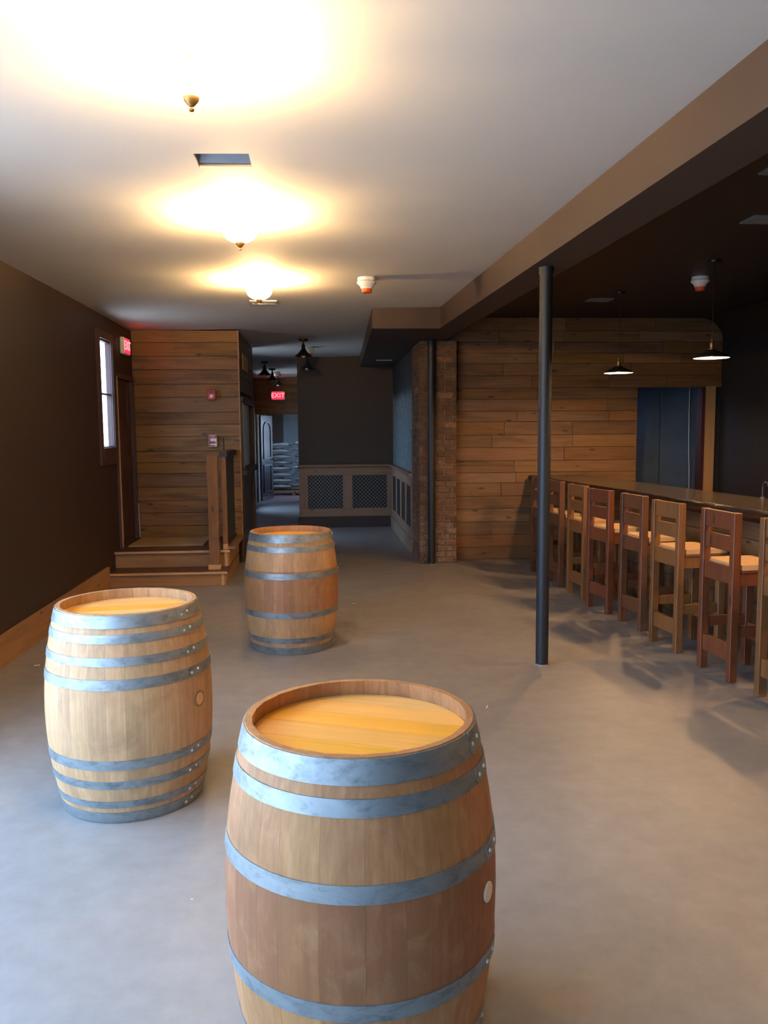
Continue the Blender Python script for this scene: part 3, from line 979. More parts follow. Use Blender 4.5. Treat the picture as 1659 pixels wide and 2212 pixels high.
rl = thing('platform_railing', 'rough wooden post with a dark panel rail at the edge of the platform', 'railing', (-1.19, 9.27, 0.156))
pm = MB()
segs = 12
for i in range(segs + 1):
    pass
prng = random.Random(4)
vsx, fsx = [], []
for i in range(segs + 1):
    z = 1.265 * i / segs
    jx, jy = prng.uniform(-0.004, 0.004), prng.uniform(-0.003, 0.003)
    w_ = 0.056 + prng.uniform(-0.004, 0.003)
    for sx, sy in ((-1, -1), (1, -1), (1, 1), (-1, 1)):
        vsx.append((sx * w_ + jx, sy * 0.05 + jy, z))
for i in range(segs):
    for k in range(4):
        j = (k + 1) % 4
        fsx.append((i * 4 + k, i * 4 + j, i * 4 + 4 + j, i * 4 + 4 + k))
fsx += [(3, 2, 1, 0), tuple(segs * 4 + k for k in range(4))]
obj('newel_post', pm.add(vsx, fsx), 'post_wood', rl)
obj('base_block', MB().cbox(-0.068, 0.068, -0.062, 0.0, 0.001, 0.055), 'nosing', rl)
obj('end_post', rawbox(0.065, 0.118, 0.24, 0.31, 0.19, 1.32), 'post_wood', rl)
obj('dark_panel', rawbox(0.086, 0.104, 0.31, 1.27, 0.22, 1.25), 'chalk', rl)
cap = MB()
vsx, fsx = [], []
for i in range(11):
    yy = 0.22 + 1.14 * i / 10
    jz = prng.uniform(-0.008, 0.008)
    for dx_, dz_ in ((-0.045, 0), (0.045, 0), (0.04, 0.055), (-0.04, 0.055)):
        vsx.append((0.095 + dx_ + prng.uniform(-.005, .005), yy, 1.252 + dz_ + jz * (dz_ > 0)))
for i in range(10):
    for k in range(4):
        j = (k + 1) % 4
        fsx.append((i * 4 + k, i * 4 + j, i * 4 + 4 + j, i * 4 + 4 + k))
fsx += [(0, 1, 2, 3), (43, 42, 41, 40)]
obj('top_rail', cap.add(vsx, fsx), 'dark_frame', rl)
obj('bottom_rail', rawbox(0.07, 0.12, 0.31, 1.27, 0.221, 0.25), 'dark_frame', rl)
obj('offcut', rawbox(0.07, 0.125, 0.195, 0.238, 0.191, 0.25), 'nosing', rl)
obj('mounting_rod', MB().tube([(0.10, 0.27, 1.32), (0.10, 0.27, 1.47)], 0.006, 8), 'bronze', rl)

# ------------------------------------------------------------------ fire devices on the plank wall
al = thing('fire_alarm_strobe', 'red fire alarm strobe with clear lens mounted high on the plank wall', 'alarm', (-1.345, 10.6225, 2.155))
obj('housing', MB().cbox(-0.054, 0.054, -0.05, 0, -0.066, 0.066, 0.008), 'red_plastic', al)
sobj('lens', MB().lathe([(0, 0.03), (0.016, 0.024), (0.028, 0.0), (0, 0)], 16), 'clear_lens', al, (0.004, -0.05, -0.02), (math.radians(90), 0, 0))
obj('grille_bar', rawbox(-0.035, 0.035, -0.053, -0.05, 0.028, 0.034), 'maroon_paint', al)
obj('grille_bar', rawbox(-0.035, 0.035, -0.053, -0.05, 0.042, 0.048), 'maroon_paint', al)
pl = thing('fire_pull_station', 'small fire pull station with FIRE lettering on the plank wall', 'alarm', (-1.347, 10.6225, 1.575))
obj('back_box', MB().cbox(-0.052, 0.052, -0.03, 0, -0.075, 0.075, 0.006), 'white_plastic', pl)
obj('fire_band', rawbox(-0.048, 0.048, -0.033, -0.03, 0.032, 0.07), 'red_plastic', pl)
obj('lettering', text_mesh('FIRE', 0.036, 0.001), 'white_plastic', pl, (0, -0.0345, 0.051), (math.radians(90), 0, 0))
obj('handle', MB().cbox(-0.034, 0.034, -0.046, -0.03, -0.03, -0.005, 0.004), 'red_plastic', pl)
obj('stripe', rawbox(-0.048, -0.03, -0.032, -0.03, -0.07, 0.03), 'red_plastic', pl)
obj('stripe', rawbox(-0.03, 0.03, -0.032, -0.03, -0.066, -0.052), 'red_plastic', pl)


def exit_sign(label, loc, rotz):
    t = thing('exit_sign', label, 'sign', loc, rotz, 'lit exit signs')
    hb = MB().cbox(-0.165, 0.165, 0, 0.05, -0.10, 0.10, 0.012)
    obj('housing', hb, 'white_plastic', t)
    obj('lit_face', rawbox(-0.138, 0.138, -0.004, -0.0005, -0.086, 0.086), 'exit_face', t)
    obj('lettering', text_mesh('EXIT', 0.155, 0.0015), 'exit_letter', t, (0, -0.0065, 0), (math.radians(90), 0, 0))


exit_sign('glowing red exit sign on the dark wall above the platform door', (XL + 0.05, 10.22, 2.715), math.radians(90))
exit_sign('glowing red exit sign on the planks above the storeroom doorway', (-0.965, 19.82, 2.53), 0)

# ------------------------------------------------------------------ service window on the plank block
sw = thing('service_window', 'dark framed service window with sill in the side of the plank block', 'window frame', (-1.02, 10.73, 0), math.radians(90))
# local x runs away from the camera, local -y points into the room
obj('lower_panel', rawbox(0.02, 1.78, -0.02, 0, 0.0, 1.12), 'dark_frame', sw)
obj('sill_ledge', MB().cbox(-0.03, 1.83, -0.085, 0, 1.12, 1.20, 0.008), 'dark_frame', sw)
obj('head_cornice', MB().cbox(-0.02, 1.82, -0.06, 0, 2.06, 2.14, 0.008), 'dark_frame', sw)
obj('side_casing', rawbox(0.0, 0.09, -0.05, 0, 1.202, 2.058), 'dark_frame', sw)
obj('side_casing', rawbox(1.71, 1.80, -0.05, 0, 1.202, 2.058), 'dark_frame', sw)
obj('edge_strip', rawbox(0.0, 0.02, -0.056, -0.0505, 1.202, 2.058), 'pale_trim', sw)
obj('edge_strip', rawbox(1.715, 1.76, -0.056, -0.0505, 1.202, 2.058), 'pale_trim', sw)
obj('pane', rawbox(0.09, 1.71, -0.012, -0.002, 1.202, 2.058), 'dark_glass', sw)
obj('stile', rawbox(0.02, 0.14, -0.036, -0.0205, 0.0, 1.118), 'dark_frame', sw)
obj('stile', rawbox(1.62, 1.76, -0.036, -0.0205, 0.0, 1.118), 'post_wood', sw)

# ------------------------------------------------------------------ open arched door and sacks in the storeroom
ad = thing('storeroom_door', 'dark arched-panel door standing open into the storeroom', 'door', (-1.40, 20.09, 0), math.radians(74))
obj('leaf', rawbox(0.0, 0.82, 0.0, 0.042, 0.012, 2.07), 'door_wood', ad)


def arch_frame(x0, x1, z0, z1, w, d, rise):
    """moulding outline with an arched head"""
    outer, inner = [], []
    N = 12
    cx_ = (x0 + x1) / 2
    for (lst, o_) in ((outer, 0.0), (inner, w)):
        a, b, lo, hi = x0 + o_, x1 - o_, z0 + o_, z1 - o_
        lst.append((a, lo))
        lst.append((b, lo))
        for i in range(N + 1):
            t_ = math.pi * i / N
            lst.append((cx_ + (b - a) / 2 * math.cos(t_), hi - rise + rise * math.sin(t_)))
    m = MB()
    k = len(outer)
    vs_ = [(x, 0, z) for x, z in outer] + [(x, 0, z) for x, z in inner] + [(x, d, z) for x, z in outer] + [(x, d, z) for x, z in inner]
    fs = []
    for i in range(k):
        j = (i + 1) % k
        fs += [(i, j, k + j, k + i), (2 * k + i, 3 * k + i, 3 * k + j, 2 * k + j), (i, 2 * k + i, 2 * k + j, j), (k + i, k + j, 3 * k + j, 3 * k + i)]
    return m.add(vs_, fs)


obj('arch_moulding', arch_frame(0.14, 0.68, 1.02, 1.93, 0.035, 0.018, 0.2), 'dark_frame', ad, (0, -0.018, 0))
obj('lower_moulding', arch_frame(0.14, 0.68, 0.20, 0.88, 0.035, 0.018, 0.002), 'dark_frame', ad, (0, -0.018, 0))
sobj('knob', MB().lathe([(0, 0.055), (0.02, 0.05), (0.028, 0.035), (0.02, 0.02), (0.01, 0.014), (0.01, 0), (0, 0)], 16), 'bronze', ad, (0.76, 0.0, 1.0), (math.radians(90), 0, 0))


def sack_mesh(w, d, h, seed):
    rg = random.Random(seed)
    nu, nv = 14, 9
    vs_, fs = [], []
    ph = [rg.uniform(0, 6) for _ in range(4)]
    for side in (1, -1):
        for i in range(nu + 1):
            for j in range(nv + 1):
                u, v = -1 + 2 * i / nu, -1 + 2 * j / nv
                e = max(0.0, (1 - abs(u) ** 3.2)) ** 0.55 * max(0.0, (1 - abs(v) ** 2.6)) ** 0.5
                wob = 1 + 0.12 * math.sin(3 * u + ph[0]) * math.sin(2.5 * v + ph[1])
                z = side * (h / 2) * e * wob * (0.92 if side < 0 else 1.0)
                pinch = 1 - 0.05 * abs(u) * (1 - abs(v)) + 0.02 * math.sin(4 * v + ph[2])
                vs_.append((u * w / 2 * pinch, v * d / 2 * (1 - 0.06 * (1 - abs(u)) * 0), z + 0.008 * math.sin(5 * u + ph[3])))
    k = (nu + 1) * (nv + 1)
    for s in (0, 1):
        for i in range(nu):
            for j in range(nv):
                a = s * k + i * (nv + 1) + j
                q = (a, a + nv + 1, a + nv + 2, a + 1)
                fs.append(q if s == 0 else q[::-1])
    m = MB().add(vs_, fs)
    me = m.mesh('sack', True)
    return me


sack_variants = [sack_mesh(0.66, 0.46, 0.142, s) for s in (1, 2, 3)]
for me in sack_variants:
    me.materials.append(MAT['sack'])
seam_me = MB().tube([(-0.30, -0.228, 0.0), (-0.1, -0.236, 0.006), (0.12, -0.236, 0.002), (0.31, -0.228, 0.008)], 0.008, 6).mesh('stitched_seam')
seam_me.materials.append(MAT['sack_seam'])
order = ['bottom', 'second from the bottom', 'third from the bottom', 'fourth from the bottom', 'fifth from the bottom',
         'sixth from the bottom', 'seventh from the bottom', 'eighth from the bottom', 'top']
srng = random.Random(8)
for col_, (sx_, nlay, where) in enumerate(((-1.04, 8, 'left'), (-0.38, 8, 'right'))):
    for k in range(nlay):
        lab = order[k] if k < nlay - 1 else 'top'
        t = tag(obj('grain_sack', sack_variants[srng.randrange(3)], None, None,
                    (sx_ + srng.uniform(-0.03, 0.03), 22.25 + srng.uniform(-0.03, 0.03) - 0.04 * col_, 0.205 + 0.157 * k + (0.05 if col_ else 0)),
                    (srng.uniform(-0.015, 0.015), srng.uniform(-0.012, 0.012), srng.uniform(-0.08, 0.08))),
                f'white sack in the {where} storeroom stack, {lab} one', 'sack', 'white sacks stacked in the storeroom')
        obj('stitched_seam', seam_me, None, t)
pal = thing('pallet', 'wooden pallet under the stacked white sacks', 'pallet', (-0.75, 22.25, 0))
for k in range(5):
    obj('deck_slat', rawbox(-0.65, 0.75, -0.42 + k * 0.19, -0.30 + k * 0.19, 0.105, 0.125), 'step_wood', pal)
for xx in (-0.62, 0.0, 0.62):
    obj('bearer', rawbox(xx, xx + 0.09, -0.42, 0.46, 0.0, 0.104), 'step_wood', pal)

# ------------------------------------------------------------------ cooler panels behind the bar doorway
cl = thing('cooler_wall', 'dark blue metal panels seen through the doorway behind the bar', 'cooler', (0, 11.6, 0))
for xa, xb in ((4.02, 4.895), (4.905, 5.40), (5.405, 5.95)):
    obj('panel', MB().box(xa, xb, 0, 0.06, 0.0, 2.6, 0.004), 'cooler', cl)
tag(sobj('hanging_cord', MB().tube([(5.30, 11.55, 2.69), (5.302, 11.55, 1.9), (5.312, 11.55, 1.35), (5.325, 11.55, 1.1), (5.333, 11.55, 0.75), (5.333, 11.55, 0.01)], 0.006, 8), 'cord'),
    'thin pale cord hanging in front of the dark blue panels', 'cord')
tag(sobj('wall_cable', MB().tube([(-2.297, 10.60, 0.80), (-2.296, 10.60, 0.6), (-2.29, 10.60, 0.36)], 0.006, 8), 'cord'),
    'short pale cable in the corner beside the platform door', 'cable')

# ------------------------------------------------------------------ bar counter
BD = Vector((-0.0885, 1.0, 0)).normalized()         # along the bar, away from the camera
brz = math.atan2(BD.y, BD.x) - math.pi / 2          # local y along the bar, local x across it
YE, YN = 10.47, 1.2
LEN = (YE - YN) / BD.y
ct = thing('bar_counter', 'long plank-fronted bar counter with glossy dark wooden top', 'bar counter', (bar_x(YN), YN, 0), brz)
top = MB()
nseg = 150
trng = random.Random(15)
vsx, fsx = [], []
for i in range(nseg + 1):
    yy = LEN * i / nseg
    wob = 0.010 * math.sin(yy * 3.1) + 0.006 * math.sin(yy * 9.7 + 1) + trng.uniform(-0.004, 0.004)
    vsx += [(0.0 + wob, yy, 1.098), (0.69, yy, 1.098), (0.69, yy, 1.035), (0.015 + wob, yy, 1.035)]
for i in range(nseg):
    for k in range(4):
        j = (k + 1) % 4
        fsx.append((i * 4 + k, i * 4 + j, i * 4 + 4 + j, i * 4 + 4 + k))
fsx += [(3, 2, 1, 0), tuple(nseg * 4 + k for k in range(4))]
obj('counter_top', top.add(vsx, fsx), 'bar_top', ct)
edge = MB()
vsx, fsx = [], []
for i in range(nseg + 1):
    yy = LEN * i / nseg
    wob = 0.010 * math.sin(yy * 3.1) + 0.006 * math.sin(yy * 9.7 + 1) + trng.uniform(-0.005, 0.005)
    for dx_, z in ((0.012, 1.1015), (0.0, 1.099), (-0.010, 1.085), (-0.012, 1.06), (-0.004, 1.035), (0.012, 1.033)):
        vsx.append((dx_ + wob + trng.uniform(-.002, .002), yy, z + trng.uniform(-.0015, .0015)))
for i in range(nseg):
    for k in range(6):
        j = (k + 1) % 6
        fsx.append((i * 6 + k, i * 6 + j, i * 6 + 6 + j, i * 6 + 6 + k))
fsx += [tuple(range(6))[::-1], tuple(nseg * 6 + k for k in range(6))]
sobj('live_edge', edge.add(vsx, fsx), 'bar_edge', ct)
obj('carcass', rawbox(0.30, 0.62, 0.0, LEN, 0.0, 1.034), 'void', ct)
obj('apron', rawbox(0.12, 0.30, 0.0, LEN, 0.985, 1.034), 'bar_edge', ct)
crng = random.Random(31)
z = 0.0
for r_ in range(6):
    h_ = 0.1635
    u = 0.0
    while u < LEN - 0.02:
        ln = crng.uniform(0.9, 2.0)
        if LEN - (u + ln) < 0.5:
            ln = LEN - u
        if u + ln > 2.5:
            plank(ct, ln - 0.004, h_ - 0.004, 'barn_bar', (0.30 - 0.02, u + ln / 2, z + h_ / 2), math.radians(-90), 0.019)
        u += ln
    z += h_
for k in range(7):
    yy = LEN - 0.5 - k * 0.9
    obj('purse_hook', MB().tube([(0.279, yy, 0.90), (0.235, yy, 0.90), (0.225, yy, 0.91), (0.225, yy, 0.935)], 0.008, 8), 'bronze', ct)

fa = thing('bar_tap', 'slim metal tap on the far edge of the bar top', 'tap', (3.70, 6.63, 1.0985))
sobj('base_flange', MB().lathe([(0, 0), (0.025, 0), (0.022, 0.012), (0, 0.012)], 20), 'faucet', fa)
sobj('spout', MB().tube([(0, 0, 0.01), (0, 0, 0.10), (0.0, -0.005, 0.125), (0.0, -0.03, 0.14), (0.0, -0.07, 0.135), (0.0, -0.085, 0.11)], 0.006, 10), 'faucet', fa)

# ------------------------------------------------------------------ bar stools
def stool_meshes():
    M = {}
    W, D = 0.405, 0.40
    px, py = 0.048, 0.058
    M['W'], M['D'], M['px'], M['py'] = W, D, px, py
    M['back_leg'] = MB().cbox(-px / 2, px / 2, 0, py, 0, 1.135, 0.004).mesh('back_leg')
    M['front_leg'] = MB().cbox(-px / 2, px / 2, 0, py, 0, 0.70, 0.004).mesh('front_leg')
    L = W / 2 - px - 0.001
    M['top_rail'] = MB().cbox(-L, L, 0, 0.03, 0, 0.118, 0.003).mesh('top_rail')
    M['back_rail'] = MB().cbox(-L, L, 0, 0.03, 0, 0.104, 0.003).mesh('back_rail')
    M['seat_rail'] = MB().cbox(-L, L, 0, 0.03, 0, 0.120, 0.003).mesh('seat_rail')
    M['foot_rail'] = MB().cbox(-L, L, 0, 0.032, 0, 0.115, 0.003).mesh('foot_rail')
    S = D - 2 * py - 0.002
    M['side_rail'] = MB().cbox(0, 0.03, 0.001, S, 0, 0.085, 0.003).mesh('side_rail')
    M['side_foot'] = MB().cbox(0, 0.03, 0.001, S, 0, 0.07, 0.003).mesh('side_foot')
    hw = W / 2
    poly = [(-hw + px + .003, 0.035), (hw - px - .003, 0.035), (hw - px - .003, py + .003), (hw + 0.004, py + .003), (hw + 0.004, D + 0.015),
            (-hw - 0.004, D + 0.015), (-hw - 0.004, py + .003), (-hw + px + .003, py + .003)]
    M['seat'] = MB().prism(poly, 0.735, 0.752).mesh('seat')
    cpoly = [(-hw + px + .01, 0.045), (hw - px - .01, 0.045), (hw - px - .01, py + .012), (hw - 0.004, py + .012), (hw - 0.004, D + 0.005),
             (-hw + 0.004, D + 0.005), (-hw + 0.004, py + .012), (-hw + px + .01, py + .012)]
    M['cushion'] = MB().prism(cpoly, 0.753, 0.788).mesh('cushion')
    return M


SM = stool_meshes()
BASE = SM


def stool(A, B, mat, label):
    mid = ((A[0] + B[0]) / 2, (A[1] + B[1]) / 2, 0)
    rz = math.atan2(B[1] - A[1], B[0] - A[0])
    t = thing('bar_stool', label, 'bar stool', mid, rz, 'wooden stools along the bar')

    def p(name, key, loc, m=mat):
        me = MESHES.get((key, m))
        if me is None:
            me = SM[key].copy()
            me.materials.append(MAT[m])
            MESHES[(key, m)] = me
        return obj(name, me, None, t, loc)

    W, D, px, py = SM['W'], SM['D'], SM['px'], SM['py']
    for s in (-1, 1):
        p('leg', 'back_leg', (s * (W / 2 - px / 2), 0, 0))
        p('leg', 'front_leg', (s * (W / 2 - px / 2), D - py, 0))
        p('side_rail', 'side_rail', (s * (W / 2 - 0.024) - 0.015, py, 0.645))
        p('side_stretcher', 'side_foot', (s * (W / 2 - 0.024) - 0.015, py, 0.30))
    p('top_rail', 'top_rail', (0, 0.012, 1.016))
    p('back_rail', 'back_rail', (0, 0.012, 0.872))
    p('seat_rail', 'seat_rail', (0, 0.010, 0.655))
    p('seat_rail', 'seat_rail', (0, D - py + 0.012, 0.615))
    p('foot_rail', 'foot_rail', (0, 0.012, 0.135))
    p('foot_rail', 'foot_rail', (0, D - py + 0.012, 0.20))
    p('seat', 'seat', (0, 0, 0))
    p('cushion', 'cushion', (0, 0, 0), 'seat_pad')
    return t


MESHES = {}
STOOLS = [((2.490, 9.579), (2.515, 9.175), 'st_brown', 'brown wooden bar stool nearest the far plank wall, half behind the black column'),
          ((2.510, 8.950), (2.534, 8.546), 'st_brown', 'brown wooden bar stool, second from the far plank wall'),
          ((2.527, 8.268), (2.571, 7.866), 'st_tan', 'tan wooden bar stool, third from the far plank wall'),
          ((2.519, 7.616), (2.590, 7.217), 'st_red', 'reddish wooden bar stool turned slightly, fourth from the far plank wall'),
          ((2.603, 6.978), (2.644, 6.575), 'st_brown', 'brown wooden bar stool with tan posts, fifth from the far plank wall'),
          ((2.597, 6.279), (2.644, 5.877), 'st_tan', 'tan wooden bar stool, sixth from the far plank wall'),
          ((2.655, 5.555), (2.692, 5.152), 'st_red', 'reddish wooden bar stool, second nearest the camera'),
          ((2.721, 4.897), (2.755, 4.494), 'st_tan', 'tan wooden bar stool cut off by the right edge, nearest the camera')]
for s_ in STOOLS:
    stool(*s_)

# ------------------------------------------------------------------ barrels
H = 0.92


def barrel(name_label, loc, oakmat, bungmat, hoops, rt, rb, nst, joint, bung_at, head_rot, seed, recess=0.045, ring=True):
    rg = random.Random(seed)
    t = thing('wine_barrel', name_label, 'barrel', loc, 0, 'oak wine barrels')

    def prof(z):
        s = (z - H / 2) / (H / 2)
        return rt + (rb - rt) * (1 - abs(s) ** 2.0)

    wall_t = 0.026
    # staves
    ws = [rg.uniform(0.75, 1.25) for _ in range(nst)]
    tot = sum(ws)
    a = rg.uniform(0, 6.28)
    NZ = 14
    for w_ in ws:
        da = 2 * math.pi * w_ / tot
        a0, a1 = a + 0.0005, a + da - 0.0005
        vs_, fs = [], []
        NA = 3
        for i in range(NZ + 1):
            z = H * i / NZ
            r = prof(z)
            chamfer = 0.006 if i in (0, NZ) else 0
            for k in range(NA + 1):
                aa = a0 + (a1 - a0) * k / NA
                rr = r - (0.0007 if k in (0, NA) else 0) - chamfer * 0.3
                vs_.append((rr * math.cos(aa), rr * math.sin(aa), z))
            for k in (NA, 0):
                aa = a0 + (a1 - a0) * k / NA
                rr = r - wall_t + chamfer
                vs_.append((rr * math.cos(aa), rr * math.sin(aa), z))
        K = NA + 3
        for i in range(NZ):
            for k in range(K):
                j = (k + 1) % K
                fs.append((i * K + k, i * K + j, (i + 1) * K + j, (i + 1) * K + k))
        fs += [tuple(range(K))[::-1], tuple(NZ * K + k for k in range(K))]
        sobj('stave', MB().add(vs_, fs), oakmat, t)
        a += da
    # heads
    zt = H - recess
    ri = prof(zt) - wall_t - 0.001
    nb = 6
    edges = [-ri]
    cuts = [rg.uniform(0.85, 1.15) for _ in range(nb)]
    for c_ in cuts:
        edges.append(edges[-1] + 2 * ri * c_ / sum(cuts))
    for lo, hi in zip(edges[:-1], edges[1:]):
        lo, hi = max(lo + 0.0006, -ri + 1e-4), min(hi - 0.0006, ri - 1e-4)
        pts = []
        N = 10
        for k in range(N + 1):
            y = lo + (hi - lo) * k / N
            pts.append((math.sqrt(max(0, ri * ri - y * y)), y))
        for k in range(N, -1, -1):
            y = lo + (hi - lo) * k / N
            pts.append((-math.sqrt(max(0, ri * ri - y * y)), y))
        pp = [pts[0]]
        for q in pts[1:]:
            if (q[0] - pp[-1][0]) ** 2 + (q[1] - pp[-1][1]) ** 2 > 1e-8:
                pp.append(q)
        obj('head_board', MB().prism(pp, zt - 0.02, zt), 'oak_head', t, (0, 0, 0), (0, 0, head_rot))
    sobj('bottom_head', MB().lathe([(0, recess), (ri, recess), (ri, recess + 0.02), (0, recess + 0.02)], 32), 'oak_head', t)
    # hoops
    for (z0_, z1_) in hoops:
        n_ = 64
        th = 0.0028
        zs = [z0_ + (z1_ - z0_) * k / 3 for k in range(4)]
        pr = [(prof(z) + th, z) for z in zs] + [(prof(z) - 0.002, z) for z in reversed(zs)]
        hp = sobj('hoop', MB().lathe(pr, n_, closed=True), 'steel_a', t)
        # overlapping end of the band with its rivets
        ja = joint + rg.uniform(-0.03, 0.03)
        vs_, fs = [], []
        NJ = 6
        for i in range(4):
            z = zs[i]
            for k in range(NJ + 1):
                aa = ja + 0.30 * k / NJ
                if k == 0:
                    aa += 0.025 * (abs(i - 1.5) - 0.5)
                for off in (th + 0.0022, th - 0.001):
                    r = prof(z) + off
                    vs_.append((r * math.cos(aa), r * math.sin(aa), z))
        W_ = (NJ + 1) * 2
        for i in range(3):
            for k in range(NJ):
                p_ = i * W_ + k * 2
                q_ = p_ + W_
                fs += [(p_, p_ + 2, q_ + 2, q_), (p_ + 1, q_ + 1, q_ + 3, p_ + 3)]
        for k in range(NJ):
            p_ = k * 2
            fs.append((p_, p_ + 1, p_ + 3, p_ + 2))
            q_ = 3 * W_ + k * 2
            fs.append((q_, q_ + 2, q_ + 3, q_ + 1))
        for i in range(3):
            p_, q_ = i * W_, (i + 1) * W_
            fs.append((p_, q_, q_ + 1, p_ + 1))
            p_ += NJ * 2
            q_ += NJ * 2
            fs.append((p_, p_ + 1, q_ + 1, q_))
        sobj('lap_joint', MB().add(vs_, fs), 'steel_a', hp)
        zm = (z0_ + z1_) / 2
        for k_, da in enumerate((0.07, 0.19)):
            aa = ja + da
            r = prof(zm) + th + 0.002
            zz = zm + (0.004 if k_ else -0.004)
            sobj('rivet', MB().lathe([(0.0065, -0.001), (0.006, 0.002), (0.0035, 0.0042), (0, 0.005)], 12), 'rivet', hp,
                 (r * math.cos(aa), r * math.sin(aa), zz), (0, math.radians(90), aa))
    # bung
    if bung_at:
        aa, bz, br = bung_at
        r = prof(bz) - 0.002
        if ring:
          sobj('bung_ring', MB().lathe([(br * 0.98, -0.004), (br * 1.45, -0.006), (br * 1.40, 0.0036), (br * 0.98, 0.0040)], 28, closed=True), 'bung_stain', t,
             (r * math.cos(aa), r * math.sin(aa), bz), (0, math.radians(90), aa))
        sobj('bung', MB().lathe([(br * 0.9, -0.004), (br, 0.004), (br * 0.92, 0.006), (0, 0.0065)], 28), bungmat, t,
             (r * math.cos(aa), r * math.sin(aa), bz), (0, math.radians(90), aa))
    return t


def facing(x, y):
    return math.atan2(-y, -x)


SIX = [(0.003, 0.062), (0.092, 0.134), (0.289, 0.334), (0.586, 0.631), (0.786, 0.828), (0.858, 0.917)]
EIGHT = [(0.003, 0.052), (0.075, 0.107), (0.168, 0.203), (0.256, 0.299), (0.608, 0.652), (0.708, 0.744), (0.802, 0.838), (0.864, 0.916)]
b1, b2, b3 = (0.098, 2.197), (-0.897, 3.828), (-0.238, 6.458)
barrel('large oak barrel in the foreground with wine-stained belly and golden lit lid', (b1[0], b1[1], 0), 'oak_front', 'bung_wood', SIX,
       0.3125, 0.374, 26, facing(*b1) + math.radians(58), (facing(*b1) + math.radians(61), 0.50, 0.027), math.radians(-22), 11, ring=False)
barrel('pale oak barrel with eight steel hoops beside the dark left wall', (b2[0], b2[1], 0), 'oak_left', 'bung_tan', EIGHT,
       0.3125, 0.374, 28, facing(*b2) + math.radians(40), (facing(*b2) + math.radians(52), 0.495, 0.027), math.radians(8), 12)
barrel('honey coloured oak barrel farthest back, in the middle of the floor', (b3[0], b3[1], 0), 'oak_far', 'bung_tan', SIX,
       0.3125, 0.368, 26, facing(*b3) + math.radians(78), None, math.radians(15), 13)


# ------------------------------------------------------------------ ceiling bowl lamps
def bowl_lamp(label, x, y):
    z = zc(x, y)
    t = thing('bowl_ceiling_lamp', label, 'ceiling lamp', (x, y, z), 0, 'lit glass bowl lamps on the white ceiling')
    sobj('canopy', MB().lathe([(0, -0.001), (0.055, -0.001), (0.05, -0.018), (0.02, -0.024), (0, -0.024)], 28), 'white_plastic', t)
    sobj('stem', MB().lathe([(0.007, -0.02), (0.007, -0.16)], 12), 'brass', t)
    bowl = [(0.112, -0.086), (0.111, -0.098), (0.102, -0.120), (0.085, -0.140), (0.058, -0.157), (0.027, -0.167),
            (0.027, -0.163), (0.057, -0.152), (0.082, -0.135), (0.098, -0.116), (0.107, -0.097), (0.108, -0.086)]
    sobj('glass_bowl', MB().lathe(bowl, 28, closed=True), 'bowl_glass', t)
    sobj('cap', MB().lathe([(0, -0.160), (0.029, -0.166), (0.026, -0.176), (0.014, -0.190), (0.008, -0.196), (0, -0.196)], 24), 'brass', t)
    sobj('finial', MB().lathe([(0, -0.194), (0.005, -0.197), (0.010, -0.204), (0.008, -0.211), (0, -0.214)], 20), 'brass', t)
    for s in (-1, 1):
        sobj('bulb', MB().lathe([(0, -0.115), (0.018, -0.107), (0.026, -0.09), (0.018, -0.073), (0, -0.065)], 14), 'bowl_bulb', t, (s * 0.055, 0, 0))


bowl_lamp('lit glass bowl ceiling lamp nearest the camera, beside the ceiling duct', -0.42, 2.99)
bowl_lamp('lit glass bowl ceiling lamp in the middle of the three', -0.462, 5.18)
bowl_lamp('lit glass bowl ceiling lamp farthest back of the three', -0.503, 7.365)


# ------------------------------------------------------------------ bar pendants
def pendant(label, x, y, z):
    t = thing('pendant_lamp', label, 'pendant lamp', (x, y, z), 0, 'pendant lamps hanging over the bar')
    shade = [(0.030, 0.062), (0.045, 0.052), (0.085, 0.034), (0.128, 0.012), (0.146, 0.0), (0.148, -0.010)]
    inner = [(0.145, -0.010), (0.143, -0.001), (0.126, 0.009), (0.084, 0.030), (0.045, 0.047), (0.028, 0.056)]
    sobj('shade', MB().lathe(shade + [(0.1465, -0.011)] + [], 40), 'shade_out', t)
    sobj('shade_lining', MB().lathe(inner, 40), 'shade_in', t)
    sobj('socket', MB().lathe([(0, 0.054), (0.030, 0.056), (0.030, 0.070), (0.020, 0.078), (0.020, 0.115), (0.012, 0.122), (0.008, 0.155), (0, 0.156)], 20), 'brass', t)
    sobj('bulb', MB().lathe([(0, -0.008), (0.014, -0.004), (0.022, 0.010), (0.018, 0.026), (0.012, 0.038), (0.012, 0.05)], 16), 'pendant_bulb', t)
    hz = 3.11 - z
    sobj('cord', MB().tube([(0, 0, 0.15), (0.002, 0, hz * 0.5), (0, 0, hz - 0.02)], 0.004, 8), 'bronze', t)
    sobj('ceiling_rose', MB().lathe([(0, hz - 0.001), (0.055, hz - 0.001), (0.05, hz - 0.02), (0.01, hz - 0.03), (0, hz - 0.03)], 24), 'bronze', t)


PZ = 2.285
pendant('small enamel pendant lamp hanging farthest along the bar', 3.155, 8.58, PZ)
pendant('small enamel pendant lamp hanging nearer, beside the rounded wall corner', 3.375, 6.95, PZ + 0.015)
for yy, nth in ((5.3, 'third'), (3.65, 'fourth'), (2.0, 'fifth')):
    pendant(f'{nth} small enamel pendant lamp counted from the far plank wall along the bar', bar_x(yy) + 0.36, yy, PZ + 0.01)


